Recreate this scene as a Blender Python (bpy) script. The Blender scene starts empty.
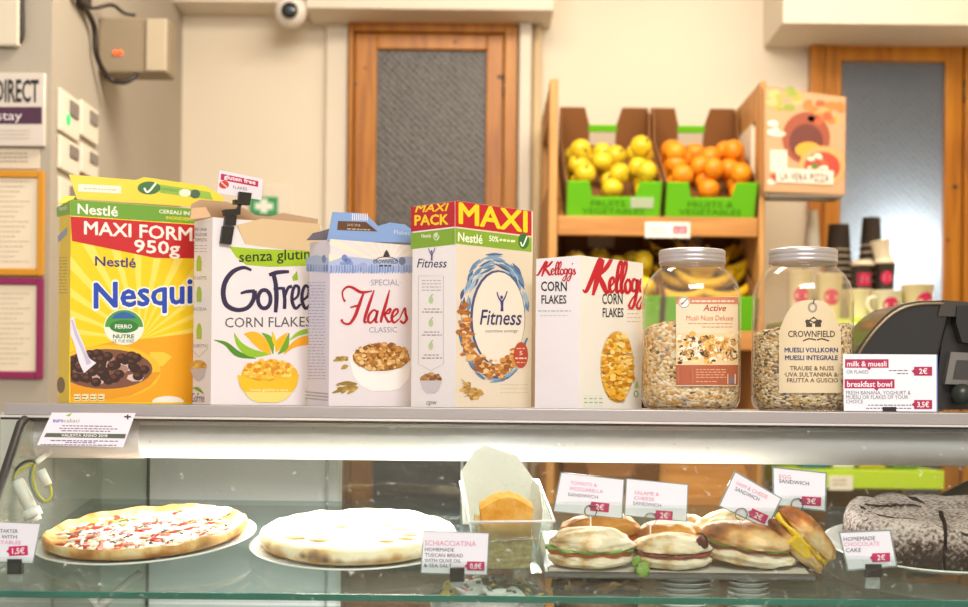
import bpy, bmesh, math, random
from mathutils import Vector, Matrix, noise
random.seed(7)
R = math.radians
SC = bpy.context.scene
COL = SC.collection

# ---------------------------------------------------------------- camera
FPX, CX, CY, ROLL, CH = 1450.0, 484.0, 400.0, 0.0105, 0.0143   # focal length in px, principal row/col, roll, height over the shelf
cam_d = bpy.data.cameras.new('camera'); cam = bpy.data.objects.new('camera', cam_d); COL.objects.link(cam)
cam_d.sensor_width = 36.0; cam_d.lens = FPX * 36.0 / 968.0
cam_d.shift_y = (CY - 303.5) / 968.0
cam.matrix_world = Matrix.Translation((0, 0, CH)) @ Matrix.Rotation(R(90), 4, 'X') @ Matrix.Rotation(ROLL, 4, 'Z')
cam_d.clip_start = 0.05; cam_d.clip_end = 60
cam_d.dof.use_dof = True; cam_d.dof.focus_distance = 2.58; cam_d.dof.aperture_fstop = 3.6
SC.camera = cam

# ---------------------------------------------------------------- world, lamps, exposure
w = bpy.data.worlds.new('world'); SC.world = w; w.use_nodes = True
w.node_tree.nodes['Background'].inputs[0].default_value = (1.0, 0.93, 0.85, 1)
w.node_tree.nodes['Background'].inputs[1].default_value = 0.9
def area(name, loc, target, sx, sy, power, col):
    d = bpy.data.lights.new(name, 'AREA'); d.shape = 'RECTANGLE'; d.size = sx; d.size_y = sy; d.energy = power; d.color = col
    o = bpy.data.objects.new(name, d); COL.objects.link(o); o.location = loc
    o.rotation_euler = (Vector(target) - Vector(loc)).to_track_quat('-Z', 'Y').to_euler()
    return o
area('ceiling_lamp_front', (0.5, 0.5, 2.05), (0.1, 2.9, 0.0), 1.6, 0.9, 104, (1.0, 0.95, 0.91))
area('ceiling_lamp_middle', (0.15, 3.75, 2.1), (0.1, 4.3, -1.0), 1.6, 0.8, 77, (1.0, 0.89, 0.75))
area('ceiling_lamp_right', (1.5, 4.6, 2.1), (1.2, 5.6, 0.0), 0.8, 0.8, 17, (1.0, 0.86, 0.66))
SC.view_settings.view_transform = 'Standard'; SC.view_settings.look = 'None'
SC.view_settings.gamma = 1.0; SC.view_settings.use_curve_mapping = False
SC.view_settings.exposure = 0.0

# ---------------------------------------------------------------- pixel -> place
def ray(px, py):
    u = (px - CX) / FPX; v = (CY - py) / FPX
    return Vector((u - v * ROLL, 1.0, v + u * ROLL))
def at(px, py, Y):
    return Vector((0, 0, CH)) + ray(px, py) * Y
def px_of(p):
    u = p[0] / p[1]; v = (p[2] - CH) / p[1]
    return (CX + FPX * (u + v * ROLL), CY - FPX * (v - u * ROLL))

# ---------------------------------------------------------------- materials
def lin(h):
    h = h.lstrip('#'); c = [int(h[i:i + 2], 16) / 255 for i in (0, 2, 4)]
    return tuple(x / 12.92 if x <= 0.04045 else ((x + 0.055) / 1.055) ** 2.4 for x in c) + (1.0,)
_M = {}
def newmat(name):
    m = bpy.data.materials.new(name); m.use_nodes = True
    nt = m.node_tree; b = nt.nodes['Principled BSDF']
    return m, nt, b
def L(nt, a, b): nt.links.new(a, b)
def coords(nt, scale=None):
    t = nt.nodes.new('ShaderNodeTexCoord')
    if scale is None: return t.outputs['Object']
    mp = nt.nodes.new('ShaderNodeMapping'); mp.inputs['Scale'].default_value = scale
    L(nt, t.outputs['Object'], mp.inputs['Vector']); return mp.outputs['Vector']
def M(h, rough=0.5, metal=0.0, var=0.0, vs=12.0, bump=0.0, bs=60.0, spec=0.5, emit=0.0, coat=0.0, trans=0.0):
    key = (h, rough, metal, var, vs, bump, bs, spec, emit, coat, trans)
    if key in _M: return _M[key]
    m, nt, b = newmat('paint_' + h.lstrip('#'))
    c = lin(h)
    b.inputs['Base Color'].default_value = c
    b.inputs['Roughness'].default_value = rough; b.inputs['Metallic'].default_value = metal
    b.inputs['Specular IOR Level'].default_value = spec
    b.inputs['Coat Weight'].default_value = coat
    if trans: b.inputs['Subsurface Weight'].default_value = trans; b.inputs['Subsurface Radius'].default_value = (.02, .015, .01); b.inputs['Subsurface Scale'].default_value = 0.5
    if emit: b.inputs['Emission Color'].default_value = c; b.inputs['Emission Strength'].default_value = emit
    if var or bump:
        co = coords(nt)
    if var:
        n = nt.nodes.new('ShaderNodeTexNoise'); n.inputs['Scale'].default_value = vs; n.inputs['Detail'].default_value = 4
        L(nt, co, n.inputs['Vector'])
        mx = nt.nodes.new('ShaderNodeMix'); mx.data_type = 'RGBA'
        mx.inputs['A'].default_value = tuple(x * (1 - var) for x in c[:3]) + (1,)
        mx.inputs['B'].default_value = tuple(min(1, x * (1 + var)) for x in c[:3]) + (1,)
        L(nt, n.outputs['Fac'], mx.inputs['Factor']); L(nt, mx.outputs['Result'], b.inputs['Base Color'])
    if bump:
        n2 = nt.nodes.new('ShaderNodeTexNoise'); n2.inputs['Scale'].default_value = bs; n2.inputs['Detail'].default_value = 3
        L(nt, co, n2.inputs['Vector'])
        bp = nt.nodes.new('ShaderNodeBump'); bp.inputs['Strength'].default_value = bump; bp.inputs['Distance'].default_value = 0.003
        L(nt, n2.outputs['Fac'], bp.inputs['Height']); L(nt, bp.outputs['Normal'], b.inputs['Normal'])
    _M[key] = m; return m
def ramp_mat(name, stops, scale=(1, 1, 1), kind='NOISE', tscale=8.0, detail=5.0, rough=0.6, bump=0.3, bdist=0.004, const=False, distort=0.0, spec=0.4, bscale=None, rand=1.0):
    """noise / voronoi through a colour ramp"""
    m, nt, b = newmat(name)
    co = coords(nt, scale)
    if kind == 'NOISE':
        n = nt.nodes.new('ShaderNodeTexNoise'); n.inputs['Scale'].default_value = tscale; n.inputs['Detail'].default_value = detail
        n.inputs['Distortion'].default_value = distort
        L(nt, co, n.inputs['Vector']); fac = n.outputs['Fac']; hgt = fac
    elif kind == 'WAVE':
        n = nt.nodes.new('ShaderNodeTexWave'); n.inputs['Scale'].default_value = tscale; n.inputs['Distortion'].default_value = distort
        n.inputs['Detail'].default_value = detail; n.bands_direction = 'X'
        L(nt, co, n.inputs['Vector']); fac = n.outputs['Fac']; hgt = fac
    else:
        n = nt.nodes.new('ShaderNodeTexVoronoi'); n.inputs['Scale'].default_value = tscale; n.inputs['Randomness'].default_value = rand
        L(nt, co, n.inputs['Vector'])
        s = nt.nodes.new('ShaderNodeSeparateColor'); L(nt, n.outputs['Color'], s.inputs[0]); fac = s.outputs[0]; hgt = n.outputs['Distance']
    r = nt.nodes.new('ShaderNodeValToRGB'); cr = r.color_ramp
    cr.interpolation = 'CONSTANT' if const else 'LINEAR'
    cr.elements[0].position = stops[0][0]; cr.elements[0].color = lin(stops[0][1])
    cr.elements[1].position = stops[-1][0]; cr.elements[1].color = lin(stops[-1][1])
    for p, c in stops[1:-1]:
        e = cr.elements.new(p); e.color = lin(c)
    L(nt, fac, r.inputs['Fac']); L(nt, r.outputs['Color'], b.inputs['Base Color'])
    b.inputs['Roughness'].default_value = rough; b.inputs['Specular IOR Level'].default_value = spec
    if bump:
        bp = nt.nodes.new('ShaderNodeBump'); bp.inputs['Strength'].default_value = bump; bp.inputs['Distance'].default_value = bdist
        if kind == 'VORONOI': bp.invert = True
        if bscale:
            n2 = nt.nodes.new('ShaderNodeTexNoise'); n2.inputs['Scale'].default_value = bscale; n2.inputs['Detail'].default_value = 4
            L(nt, co, n2.inputs['Vector']); hgt = n2.outputs['Fac']
        L(nt, hgt, bp.inputs['Height']); L(nt, bp.outputs['Normal'], b.inputs['Normal'])
    return m
def glassy(name, tint='#ffffff', refl=1.0, rough=0.02, haze=0.0, hazecol='#ffffff', f0=0.03, speck=0.0):
    """clear sheet: transparent + fresnel gloss, optional dusty haze"""
    m = bpy.data.materials.new(name); m.use_nodes = True; nt = m.node_tree; nt.nodes.clear()
    out = nt.nodes.new('ShaderNodeOutputMaterial')
    t = nt.nodes.new('ShaderNodeBsdfTransparent'); t.inputs[0].default_value = lin(tint)
    g = nt.nodes.new('ShaderNodeBsdfGlossy'); g.inputs['Roughness'].default_value = rough; g.inputs[0].default_value = (refl, refl, refl, 1)
    lw = nt.nodes.new('ShaderNodeLayerWeight'); lw.inputs['Blend'].default_value = 0.5
    pw = nt.nodes.new('ShaderNodeMath'); pw.operation = 'POWER'; pw.inputs[1].default_value = 5; L(nt, lw.outputs['Facing'], pw.inputs[0])
    fr = nt.nodes.new('ShaderNodeMath'); fr.operation = 'MULTIPLY_ADD'; fr.inputs[1].default_value = 1 - f0; fr.inputs[2].default_value = f0; L(nt, pw.outputs[0], fr.inputs[0])
    mx = nt.nodes.new('ShaderNodeMixShader')
    L(nt, fr.outputs[0], mx.inputs[0]); L(nt, t.outputs[0], mx.inputs[1]); L(nt, g.outputs[0], mx.inputs[2])
    last = mx.outputs[0]
    if haze or speck:
        d = nt.nodes.new('ShaderNodeBsdfDiffuse'); d.inputs[0].default_value = lin(hazecol)
        m2 = nt.nodes.new('ShaderNodeMixShader')
        if speck:
            n = nt.nodes.new('ShaderNodeTexNoise'); n.inputs['Scale'].default_value = 90; n.inputs['Detail'].default_value = 6
            L(nt, coords(nt), n.inputs['Vector'])
            mr = nt.nodes.new('ShaderNodeMapRange'); mr.inputs['From Min'].default_value = 0.64; mr.inputs['From Max'].default_value = 0.80
            mr.inputs['To Min'].default_value = haze; mr.inputs['To Max'].default_value = haze + speck
            L(nt, n.outputs['Fac'], mr.inputs['Value']); L(nt, mr.outputs[0], m2.inputs[0])
        else: m2.inputs[0].default_value = haze
        L(nt, last, m2.inputs[1]); L(nt, d.outputs[0], m2.inputs[2]); last = m2.outputs[0]
    L(nt, last, out.inputs['Surface'])
    return m

# ---------------------------------------------------------------- mesh builder
class MB:
    def __init__(s): s.v = []; s.f = []; s.mi = []; s.sm = []; s.mats = []
    def mat(s, m):
        if isinstance(m, str): m = M(m)
        if m not in s.mats: s.mats.append(m)
        return s.mats.index(m)
    def add(s, verts, faces, m, smooth=False, T=None):
        o = len(s.v); k = s.mat(m)
        for p in verts:
            p = Vector(p); s.v.append(T @ p if T else p)
        for f in faces:
            s.f.append([i + o for i in f]); s.mi.append(k); s.sm.append(smooth)
    def box(s, x0, x1, y0, y1, z0, z1, m, T=None, bevel=0.0, seg=2):
        bm = bmesh.new(); bmesh.ops.create_cube(bm, size=1)
        for q in bm.verts: q.co = Vector(((x0 + x1) / 2 + q.co.x * (x1 - x0), (y0 + y1) / 2 + q.co.y * (y1 - y0), (z0 + z1) / 2 + q.co.z * (z1 - z0)))
        if bevel: bmesh.ops.bevel(bm, geom=list(bm.edges), offset=bevel, segments=seg, affect='EDGES', profile=0.5)
        s.bm(bm, m, T=T, smooth=False)
    def bm(s, bm, m, T=None, smooth=True):
        bm.verts.index_update()
        s.add([v.co.copy() for v in bm.verts], [[v.index for v in f.verts] for f in bm.faces], m, smooth, T); bm.free()
    def prism(s, pts, depth_vec, m, T=None):
        """closed polygon pts (3D) swept along depth_vec"""
        n = len(pts); dv = Vector(depth_vec)
        vs = [Vector(p) for p in pts] + [Vector(p) + dv for p in pts]
        fs = [list(range(n)), list(range(2 * n - 1, n - 1, -1))] + [[i, i + n, (i + 1) % n + n, (i + 1) % n] for i in range(n)]
        s.add(vs, fs, m, False, T)
    def lathe(s, prof, m, n=40, T=None, smooth=True, sx=1, sy=1, wob=None):
        vs = []; fs = []; k = len(prof)
        for i in range(n):
            a = 2 * math.pi * i / n; c, q = math.cos(a), math.sin(a)
            for (r, z) in prof:
                rr, zz = (wob(a, r, z) if wob else (r, z))
                vs.append((rr * c * sx, rr * q * sy, zz))
        for i in range(n):
            j = (i + 1) % n
            for t in range(k - 1):
                fs.append([i * k + t, j * k + t, j * k + t + 1, i * k + t + 1])
        if prof[0][0] > 1e-5: fs.append([i * k for i in range(n)][::-1])
        if prof[-1][0] > 1e-5: fs.append([i * k + k - 1 for i in range(n)])
        s.add(vs, fs, m, smooth, T)
    def tube(s, pts, r, m, n=10, T=None, caps=True, closed=False):
        pts = [Vector(p) for p in pts]; rs = r if isinstance(r, (list, tuple)) else [r] * len(pts)
        vs = []; fs = []; N = len(pts); up = None
        for i, p in enumerate(pts):
            if closed: d = pts[(i + 1) % N] - pts[i - 1]
            else: d = pts[min(i + 1, N - 1)] - pts[max(i - 1, 0)]
            d.normalize()
            if up is None: up = d.orthogonal().normalized()
            up = (up - d * up.dot(d));
            up = up.normalized() if up.length > 1e-6 else d.orthogonal().normalized()
            b = d.cross(up)
            for k in range(n):
                a = 2 * math.pi * k / n
                vs.append(p + (up * math.cos(a) + b * math.sin(a)) * rs[i])
        for i in range(N if closed else N - 1):
            for k in range(n):
                j = (i + 1) % N
                fs.append([i * n + k, i * n + (k + 1) % n, j * n + (k + 1) % n, j * n + k])
        if caps and not closed:
            fs.append(list(range(n))[::-1]); fs.append([(N - 1) * n + k for k in range(n)])
        s.add(vs, fs, m, True, T)
    def blob(s, c, rx, ry, rz, m, sub=3, amp=0.0, fr=3.0, T=None, seed=0.0, shape=None):
        bm = bmesh.new(); bmesh.ops.create_icosphere(bm, subdivisions=sub, radius=1)
        c = Vector(c)
        for q in bm.verts:
            p = q.co.copy()
            k = 1 + (amp * (noise.noise(p * fr + Vector((seed, seed * 1.7, 3.1))) + .42 * noise.noise(p * fr * 2.7 + Vector((seed, 1, seed))) + .2 * noise.noise(p * fr * 6 + Vector((seed, 4, seed)))) if amp else 0)
            if shape: p = shape(p)
            q.co = Vector((p.x * rx * k, p.y * ry * k, p.z * rz * k)) + c
        s.bm(bm, m, T)
    def build(s, name, parent=None, loc=None, local=True, inv=None):
        """inv: matrix that takes the collected coordinates into the object's own frame"""
        me = bpy.data.meshes.new(name)
        vs = [tuple((inv @ p) if inv else p) for p in s.v]
        me.from_pydata(vs, [], s.f)
        for m in s.mats: me.materials.append(m)
        me.polygons.foreach_set('material_index', s.mi); me.polygons.foreach_set('use_smooth', s.sm)
        me.update()
        o = bpy.data.objects.new(name, me); COL.objects.link(o)
        if parent: o.parent = parent
        if loc is not None: o.location = loc
        return o
def frame(loc, rz=0, rx=0, ry=0):
    return Matrix.Translation(loc) @ Matrix.Rotation(rz, 4, 'Z') @ Matrix.Rotation(rx, 4, 'X') @ Matrix.Rotation(ry, 4, 'Y')
def thing(name, label, cat, Mx=None, group=None):
    o = bpy.data.objects.new(name, None); COL.objects.link(o); o.empty_display_size = 0.05
    if Mx is not None: o.matrix_world = Mx
    return tag(o, label, cat, group)
def tag(o, label, cat, group=None, kind=None):
    o['label'] = label; o['category'] = cat
    if group: o['group'] = group
    if kind: o['kind'] = kind
    return o
def struct(o, label=None, cat=None):
    o['kind'] = 'structure'
    if label: o['label'] = label
    if cat: o['category'] = cat
    return o
def solo(mb, name, label, cat, Mx, group=None):
    """a thing that is one mesh; mb collected in local coordinates of Mx"""
    o = mb.build(name); o.matrix_world = Mx
    return tag(o, label, cat, group)
def copy_tree(o, parent=None):
    c = o.copy(); COL.objects.link(c)
    if parent: c.parent = parent
    for ch in [x for x in o.children]: copy_tree(ch, c)
    return c

# ---------------------------------------------------------------- printing on flat and curved faces
def cr(pts, n=7):
    """Catmull-Rom through pts (tuples of any length)"""
    P = [pts[0]] + list(pts) + [pts[-1]]; out = []
    for i in range(1, len(P) - 2):
        for k in range(n):
            t = k / n; a, b, c, d = P[i - 1], P[i], P[i + 1], P[i + 2]
            out.append(tuple(0.5 * (2 * b[j] + (c[j] - a[j]) * t + (2 * a[j] - 5 * b[j] + 4 * c[j] - d[j]) * t * t + (3 * b[j] - a[j] - 3 * c[j] + d[j]) * t ** 3) for j in range(len(b))))
    out.append(tuple(P[-2])); return out
def clip_poly(p, box):
    x0, y0, x1, y1 = box
    for ax, lim, sg in ((0, x0, 1), (0, x1, -1), (1, y0, 1), (1, y1, -1)):
        q = []
        for i in range(len(p)):
            a, b = p[i - 1], p[i]
            ia, ib = sg * (a[ax] - lim) >= -1e-9, sg * (b[ax] - lim) >= -1e-9
            if ia != ib:
                t = (lim - a[ax]) / (b[ax] - a[ax])
                q.append((a[0] + (b[0] - a[0]) * t, a[1] + (b[1] - a[1]) * t))
            if ib: q.append(b)
        p = q
        if len(p) < 3: return []
    return p
_TXT = {}
def text_tris(s, bold=0.0, shear=0.0):
    key = (s, bold, shear)
    if key in _TXT: return _TXT[key]
    cu = bpy.data.curves.new('t', 'FONT'); cu.body = s; cu.resolution_u = 2; cu.offset = bold; cu.shear = shear; cu.fill_mode = 'FRONT'
    o = bpy.data.objects.new('t', cu); COL.objects.link(o)
    bpy.context.view_layer.update()
    me = o.evaluated_get(bpy.context.evaluated_depsgraph_get()).to_mesh()
    me.calc_loop_triangles()
    vs = [(v.co.x, v.co.y) for v in me.vertices]; ts = [tuple(t.vertices) for t in me.loop_triangles]
    o.evaluated_get(bpy.context.evaluated_depsgraph_get()).to_mesh_clear()
    bpy.data.objects.remove(o); bpy.data.curves.remove(cu)
    _TXT[key] = (vs, ts); return vs, ts
_cap = None
class Panel:
    """collects flat marks, given in photo coordinates, onto a real face; mapf(px,py,lift) -> world point"""
    def __init__(s, mb, mapf, clip=None, lift=0.00015, xf=None): s.mb = mb; s.mapf = mapf; s.clip = clip; s.lift = lift; s.xf = xf; s.top = None
    def poly(s, pts, col, layer=1, convex=True):
        if s.xf: pts = [s.xf(*p) for p in pts]
        p = clip_poly(list(pts), s.clip) if s.clip else list(pts)
        if s.top and len(p) > 2:      # keep below a sloping top edge
            x0, y0, k = s.top; q = []
            for i in range(len(p)):
                a, b = p[i - 1], p[i]; ga, gb = a[1] - y0 - k * (a[0] - x0), b[1] - y0 - k * (b[0] - x0)
                if (ga >= 0) != (gb >= 0): t = ga / (ga - gb); q.append((a[0] + (b[0] - a[0]) * t, a[1] + (b[1] - a[1]) * t))
                if gb >= 0: q.append(b)
            p = q
        if len(p) < 3: return
        ar = sum(p[i - 1][0] * p[i][1] - p[i][0] * p[i - 1][1] for i in range(len(p)))
        if ar > 0: p = p[::-1]
        s.mb.add([s.mapf(x, y, layer * s.lift) for x, y in p], [list(range(len(p)))], col)
    def rect(s, x0, y0, x1, y1, col, layer=1, sl=0.0, nx=1):
        for i in range(nx):
            a = x0 + (x1 - x0) * i / nx; b = x0 + (x1 - x0) * (i + 1) / nx
            s.poly([(a, y0 + sl * (a - x0)), (b, y0 + sl * (b - x0)), (b, y1 + sl * (b - x0)), (a, y1 + sl * (a - x0))], col, layer)
    def ell(s, cx, cy, rx, ry, col, layer=1, n=28, a0=0, a1=360, rot=0.0):
        c, q = math.cos(rot), math.sin(rot); pts = []
        for i in range(n + (0 if a1 - a0 == 360 else 1)):
            a = R(a0 + (a1 - a0) * i / n); x, y = rx * math.cos(a), -ry * math.sin(a)
            pts.append((cx + x * c - y * q, cy + x * q + y * c))
        s.poly(pts, col, layer)
    def ring(s, cx, cy, rx, ry, wd, col, layer=1, a0=0, a1=360, n=36):
        s.stroke([(cx + rx * math.cos(R(a0 + (a1 - a0) * i / n)), cy - ry * math.sin(R(a0 + (a1 - a0) * i / n))) for i in range(n + 1)], wd, col, layer, raw=True)
    def stroke(s, pts, wd, col, layer=1, raw=False):
        """wd: width or list of widths at the control points"""
        ws = wd if isinstance(wd, (list, tuple)) else [wd] * len(pts)
        P = [(p[0], p[1], w_) for p, w_ in zip(pts, ws)]
        if not raw: P = cr(P)
        Lr = []
        for i in range(len(P)):
            a = P[max(i - 1, 0)]; b = P[min(i + 1, len(P) - 1)]
            dx, dy = b[0] - a[0], b[1] - a[1]; l = math.hypot(dx, dy) or 1
            h = P[i][2] / 2
            Lr.append(((P[i][0] - dy / l * h, P[i][1] + dx / l * h), (P[i][0] + dy / l * h, P[i][1] - dx / l * h)))
        for i in range(len(Lr) - 1):
            s.poly([Lr[i][0], Lr[i + 1][0], Lr[i + 1][1], Lr[i][1]], col, layer)
    def line(s, a, b, wd, col, layer=1): s.stroke([a, b], wd, col, layer, raw=True)
    def text(s, t, x0, x1, yb, cap, col, layer=2, sl=0.0, bold=0.0, shear=0.0, rot=0.0):
        """text from x0 to x1 on baseline yb (at x0), capital height cap, baseline slope sl"""
        vs, ts = text_tris(t, bold if bold <= .021 else 0.0, shear)
        if not vs: return
        if bold > .021:
            b = bold * cap * .9; bx = b * min(1.0, (x1 - x0) / (cap * len(t) * .55))
            for i in range(8):
                a = i * math.pi / 4; dx, dy = bx * math.cos(a), b * math.sin(a)
                s.text(t, x0 + bx + dx, x1 - bx + dx, yb + dy, cap, col, layer + i * .02, sl, 0.0, shear, rot)
            return
        xa = min(v[0] for v in vs); xb = max(v[0] for v in vs)
        k = (x1 - x0) / (xb - xa); kc = cap / 0.70
        q = [(x0 + (v[0] - xa) * k, yb + (v[0] - xa) * k * sl - v[1] * kc) for v in vs]
        if rot:
            q = [(x0 + (a - x0) * math.cos(rot) - (b - yb) * math.sin(rot), yb + (a - x0) * math.sin(rot) + (b - yb) * math.cos(rot)) for a, b in q]
        for tr in ts: s.poly([q[i] for i in tr], col, layer)
    def tiny(s, x0, x1, y, col, h=1.0, layer=2, sl=0.0):
        """a line of print too small to read: little dashes"""
        x = x0
        while x < x1 - 1:
            wd = random.uniform(2.0, 5.0); b = min(x + wd, x1)
            s.rect(x, y - h + sl * (x - x0), b, y + sl * (x - x0), col, layer); x = b + 1.0
    def flakes(s, cx, cy, rx, ry, n, size, cols, layer=3, seed=1):
        rg = random.Random(seed)
        for i in range(n):
            while True:
                a, b = rg.uniform(-1, 1), rg.uniform(-1, 1)
                if a * a + b * b <= 1: break
            z = size * rg.uniform(.6, 1.2); ph = rg.uniform(0, 6.28); k = rg.randint(5, 7)
            asp = rg.uniform(.5, .9)
            pts = [(cx + a * rx + z * math.cos(ph + 6.28 * j / k) * rg.uniform(.8, 1.1), cy + b * ry + asp * z * math.sin(ph + 6.28 * j / k) * rg.uniform(.8, 1.1)) for j in range(k)]
            s.poly(pts, rg.choice(cols), layer + i * .05)
def plane_map(p0, n):
    p0 = Vector(p0); n = Vector(n).normalized()
    if n.y > 0: n = -n
    c = Vector((0, 0, CH))
    def f(px, py, lift):
        d = ray(px, py); t = (p0 - c).dot(n) / d.dot(n)
        return c + d * t + n * lift
    return f
def cyl_map(cx, cy, r):
    def f(px, py, lift):
        d = ray(px, py); rr = r + lift
        a = d.x * d.x + d.y * d.y; b = -2 * (d.x * cx + d.y * cy); c = cx * cx + cy * cy - rr * rr
        disc = max(b * b - 4 * a * c, 0); t = (-b - math.sqrt(disc)) / (2 * a)
        return Vector((0, 0, CH)) + d * t
    return f
# ================================================================ THE ROOM
FL, CE, YB, XS, YP = -1.20, 2.20, 6.0, -1.263, 4.2
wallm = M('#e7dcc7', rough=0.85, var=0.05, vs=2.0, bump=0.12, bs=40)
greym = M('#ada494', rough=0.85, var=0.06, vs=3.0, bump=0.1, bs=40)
pine = ramp_mat('pine', [(0.25, '#8c4e05'), (0.5, '#b26f0c'), (0.75, '#c2831a')], scale=(9, 9, 0.7), tscale=3.0, detail=6, distort=0.6, rough=0.38, bump=0.05)
pale_wood = ramp_mat('pale_wood', [(0.3, '#a86d31'), (0.7, '#c98f4b')], scale=(1, 8, 8), tscale=3, detail=5, rough=0.55, bump=0.05)
white_trim = M('#ded4c2', rough=0.6, var=0.03)
def room_box(name, x0, x1, y0, y1, z0, z1, m, **k):
    mb = MB(); mb.box(x0, x1, y0, y1, z0, z1, m, **k); return struct(mb.build(name))
room_box('floor', -2.7, 2.7, -2.0, YB + .1, FL - .1, FL, M('#9a8672', rough=0.5, var=0.1, vs=5))
room_box('ceiling', -2.7, 2.7, -0.8, YB + .1, CE, CE + .1, M('#efe6d6', rough=0.9))
dx0, dx1, dzt = at(830, 120, 5.95).x, at(962, 120, 5.95).x, at(880, 40, 5.95).z
mb = MB(); mb.box(-2.7, dx0, YB, YB + .12, FL, CE, wallm); mb.box(dx1, 2.7, YB, YB + .12, FL, CE, wallm); mb.box(dx0, dx1, YB, YB + .12, dzt, CE, wallm); struct(mb.build('wall_back'))
# the small room behind the second door
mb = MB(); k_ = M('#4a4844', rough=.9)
mb.box(dx0 - .5, dx1 + .5, 7.4, 7.5, FL - .1, CE, k_); mb.box(dx0 - .6, dx0 - .5, YB + .12, 7.5, FL - .1, CE, k_); mb.box(dx1 + .5, dx1 + .6, YB + .12, 7.5, FL - .1, CE, k_); mb.box(dx0 - .6, dx1 + .6, YB + .12, 7.5, CE, CE + .1, k_); mb.box(dx0 - .6, dx1 + .6, YB + .12, 7.5, FL - .1, FL, k_)
struct(mb.build('wall_far'))
room_box('wall_right', 2.6, 2.7, -0.8, YB, FL, CE, wallm)
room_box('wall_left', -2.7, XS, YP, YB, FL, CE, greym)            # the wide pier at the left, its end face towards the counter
x0 = at(307, 5, 5.75).x; x1 = at(553, 5, 5.75).x
room_box('trim_1', x0, x1, 5.72, YB, at(430, 9, 5.72).z, CE, white_trim)           # lintel box over the first door
room_box('trim_2', XS, x0, 5.80, YB, at(240, 2, 5.8).z, CE, white_trim)
room_box('trim_3', at(783, 20, 5.6).x, 2.6, 5.6, YB, at(880, 24, 5.6).z, CE, white_trim)  # soffit at the right
room_box('trim_4', at(519, 100, 5.9).x, at(531, 100, 5.9).x, 5.90, YB, FL, at(430, 9, 5.72).z, white_trim, bevel=.006)
room_box('trim_5', at(326, 100, 5.97).x, at(347.5, 100, 5.97).x, 5.96, YB, FL, at(430, 9, 5.72).z, white_trim, bevel=.004)
mb = MB(); px_ = at(537, 100, 5.92); mb.tube([(px_.x, 5.95, FL), (px_.x, 5.95, at(430, 9, 5.72).z)], .018, M('#d6bf98', rough=.5), n=16)
struct(mb.build('trim_6'))

# pane of patterned glass, lit from the room behind it
def door_glass(name, c1, c2, trans=0.0):
    m, nt, b = newmat(name)
    co = coords(nt, (1, 1, 1))
    n = nt.nodes.new('ShaderNodeTexVoronoi'); n.inputs['Scale'].default_value = 48; n.inputs['Randomness'].default_value = .2
    mpg = nt.nodes.new('ShaderNodeMapping'); mpg.inputs['Rotation'].default_value = (0, R(45), 0); L(nt, co, mpg.inputs['Vector']); L(nt, mpg.outputs[0], n.inputs['Vector'])
    r = nt.nodes.new('ShaderNodeValToRGB'); r.color_ramp.elements[0].color = lin(c1); r.color_ramp.elements[1].color = lin(c2)
    r.color_ramp.elements[0].position = .1; r.color_ramp.elements[1].position = .7
    L(nt, n.outputs['Distance'], r.inputs[0]); L(nt, r.outputs[0], b.inputs['Base Color'])
    b.inputs['Roughness'].default_value = 0.3; b.inputs['Specular IOR Level'].default_value = 0.35
    bp = nt.nodes.new('ShaderNodeBump'); bp.inputs['Strength'].default_value = .7; bp.inputs['Distance'].default_value = .006
    L(nt, n.outputs['Distance'], bp.inputs['Height']); L(nt, bp.outputs[0], b.inputs['Normal'])
    if trans:
        t = nt.nodes.new('ShaderNodeBsdfTranslucent'); t.inputs[0].default_value = lin('#c9d2d8'); mx = nt.nodes.new('ShaderNodeMixShader'); mx.inputs[0].default_value = trans
        L(nt, bp.outputs[0], t.inputs['Normal'])
        out = nt.nodes['Material Output']; L(nt, b.outputs[0], mx.inputs[1]); L(nt, t.outputs[0], mx.inputs[2]); L(nt, mx.outputs[0], out.inputs['Surface'])
    return m
def door(name, pxs, tops, Y, glass, knots):
    """pxs: frame L, stile L, pane L, pane R, stile R, frame R ; tops: frame top, pane top"""
    a = [at(p, 120, Y).x for p in pxs]; zt = at(pxs[0], tops[0], Y).z; zp = at(pxs[2], tops[1], Y).z; zl = zt - .045
    root = bpy.data.objects.new(name, None); COL.objects.link(root); root.location = ((a[0] + a[5]) / 2, Y, FL); struct(root)
    inv = Matrix.Translation(-root.location)
    mb = MB()
    mb.box(a[0], a[1], Y, YB, FL, zt, pine, bevel=.004); mb.box(a[4], a[5], Y, YB, FL, zt, pine, bevel=.004); mb.box(a[1], a[4], Y, YB, zl, zt, pine, bevel=.004)
    mb.build('door_frame', root, inv=inv)
    mb = MB(); y0, y1 = Y + .012, Y + .055; g = .004
    mb.box(a[1] + g, a[2], y0, y1, FL + .01, zl - g, pine, bevel=.005); mb.box(a[3], a[4] - g, y0, y1, FL + .01, zl - g, pine, bevel=.005)
    mb.box(a[2], a[3], y0, y1, zp, zl - g, pine, bevel=.005); mb.box(a[2], a[3], y0, y1, FL + .01, FL + .5, pine, bevel=.005)
    P = Panel(mb, plane_map((0, y0, 0), (0, -1, 0)), lift=.0004)
    for kx, ky, kr in knots: P.ell(kx, ky, kr, kr * .75, '#4a1f08', 1)
    mb.build('door_leaf', root, inv=inv)
    mb = MB(); yg = y0 + .024; mb.add([(a[2], yg, FL + .5), (a[3], yg, FL + .5), (a[3], yg, zp), (a[2], yg, zp)], [[0, 1, 2, 3]], glass); mb.build('glass_pane', root, inv=inv)
    for zz in (1.30, .1, -.8):
        mb = MB(); mb.tube([(a[4], y0 - .004, zz - .045), (a[4], y0 - .004, zz + .045)], .008, M('#5a4630', rough=.4, metal=.8)); mb.build('hinge', root, inv=inv)
    return root
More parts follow.
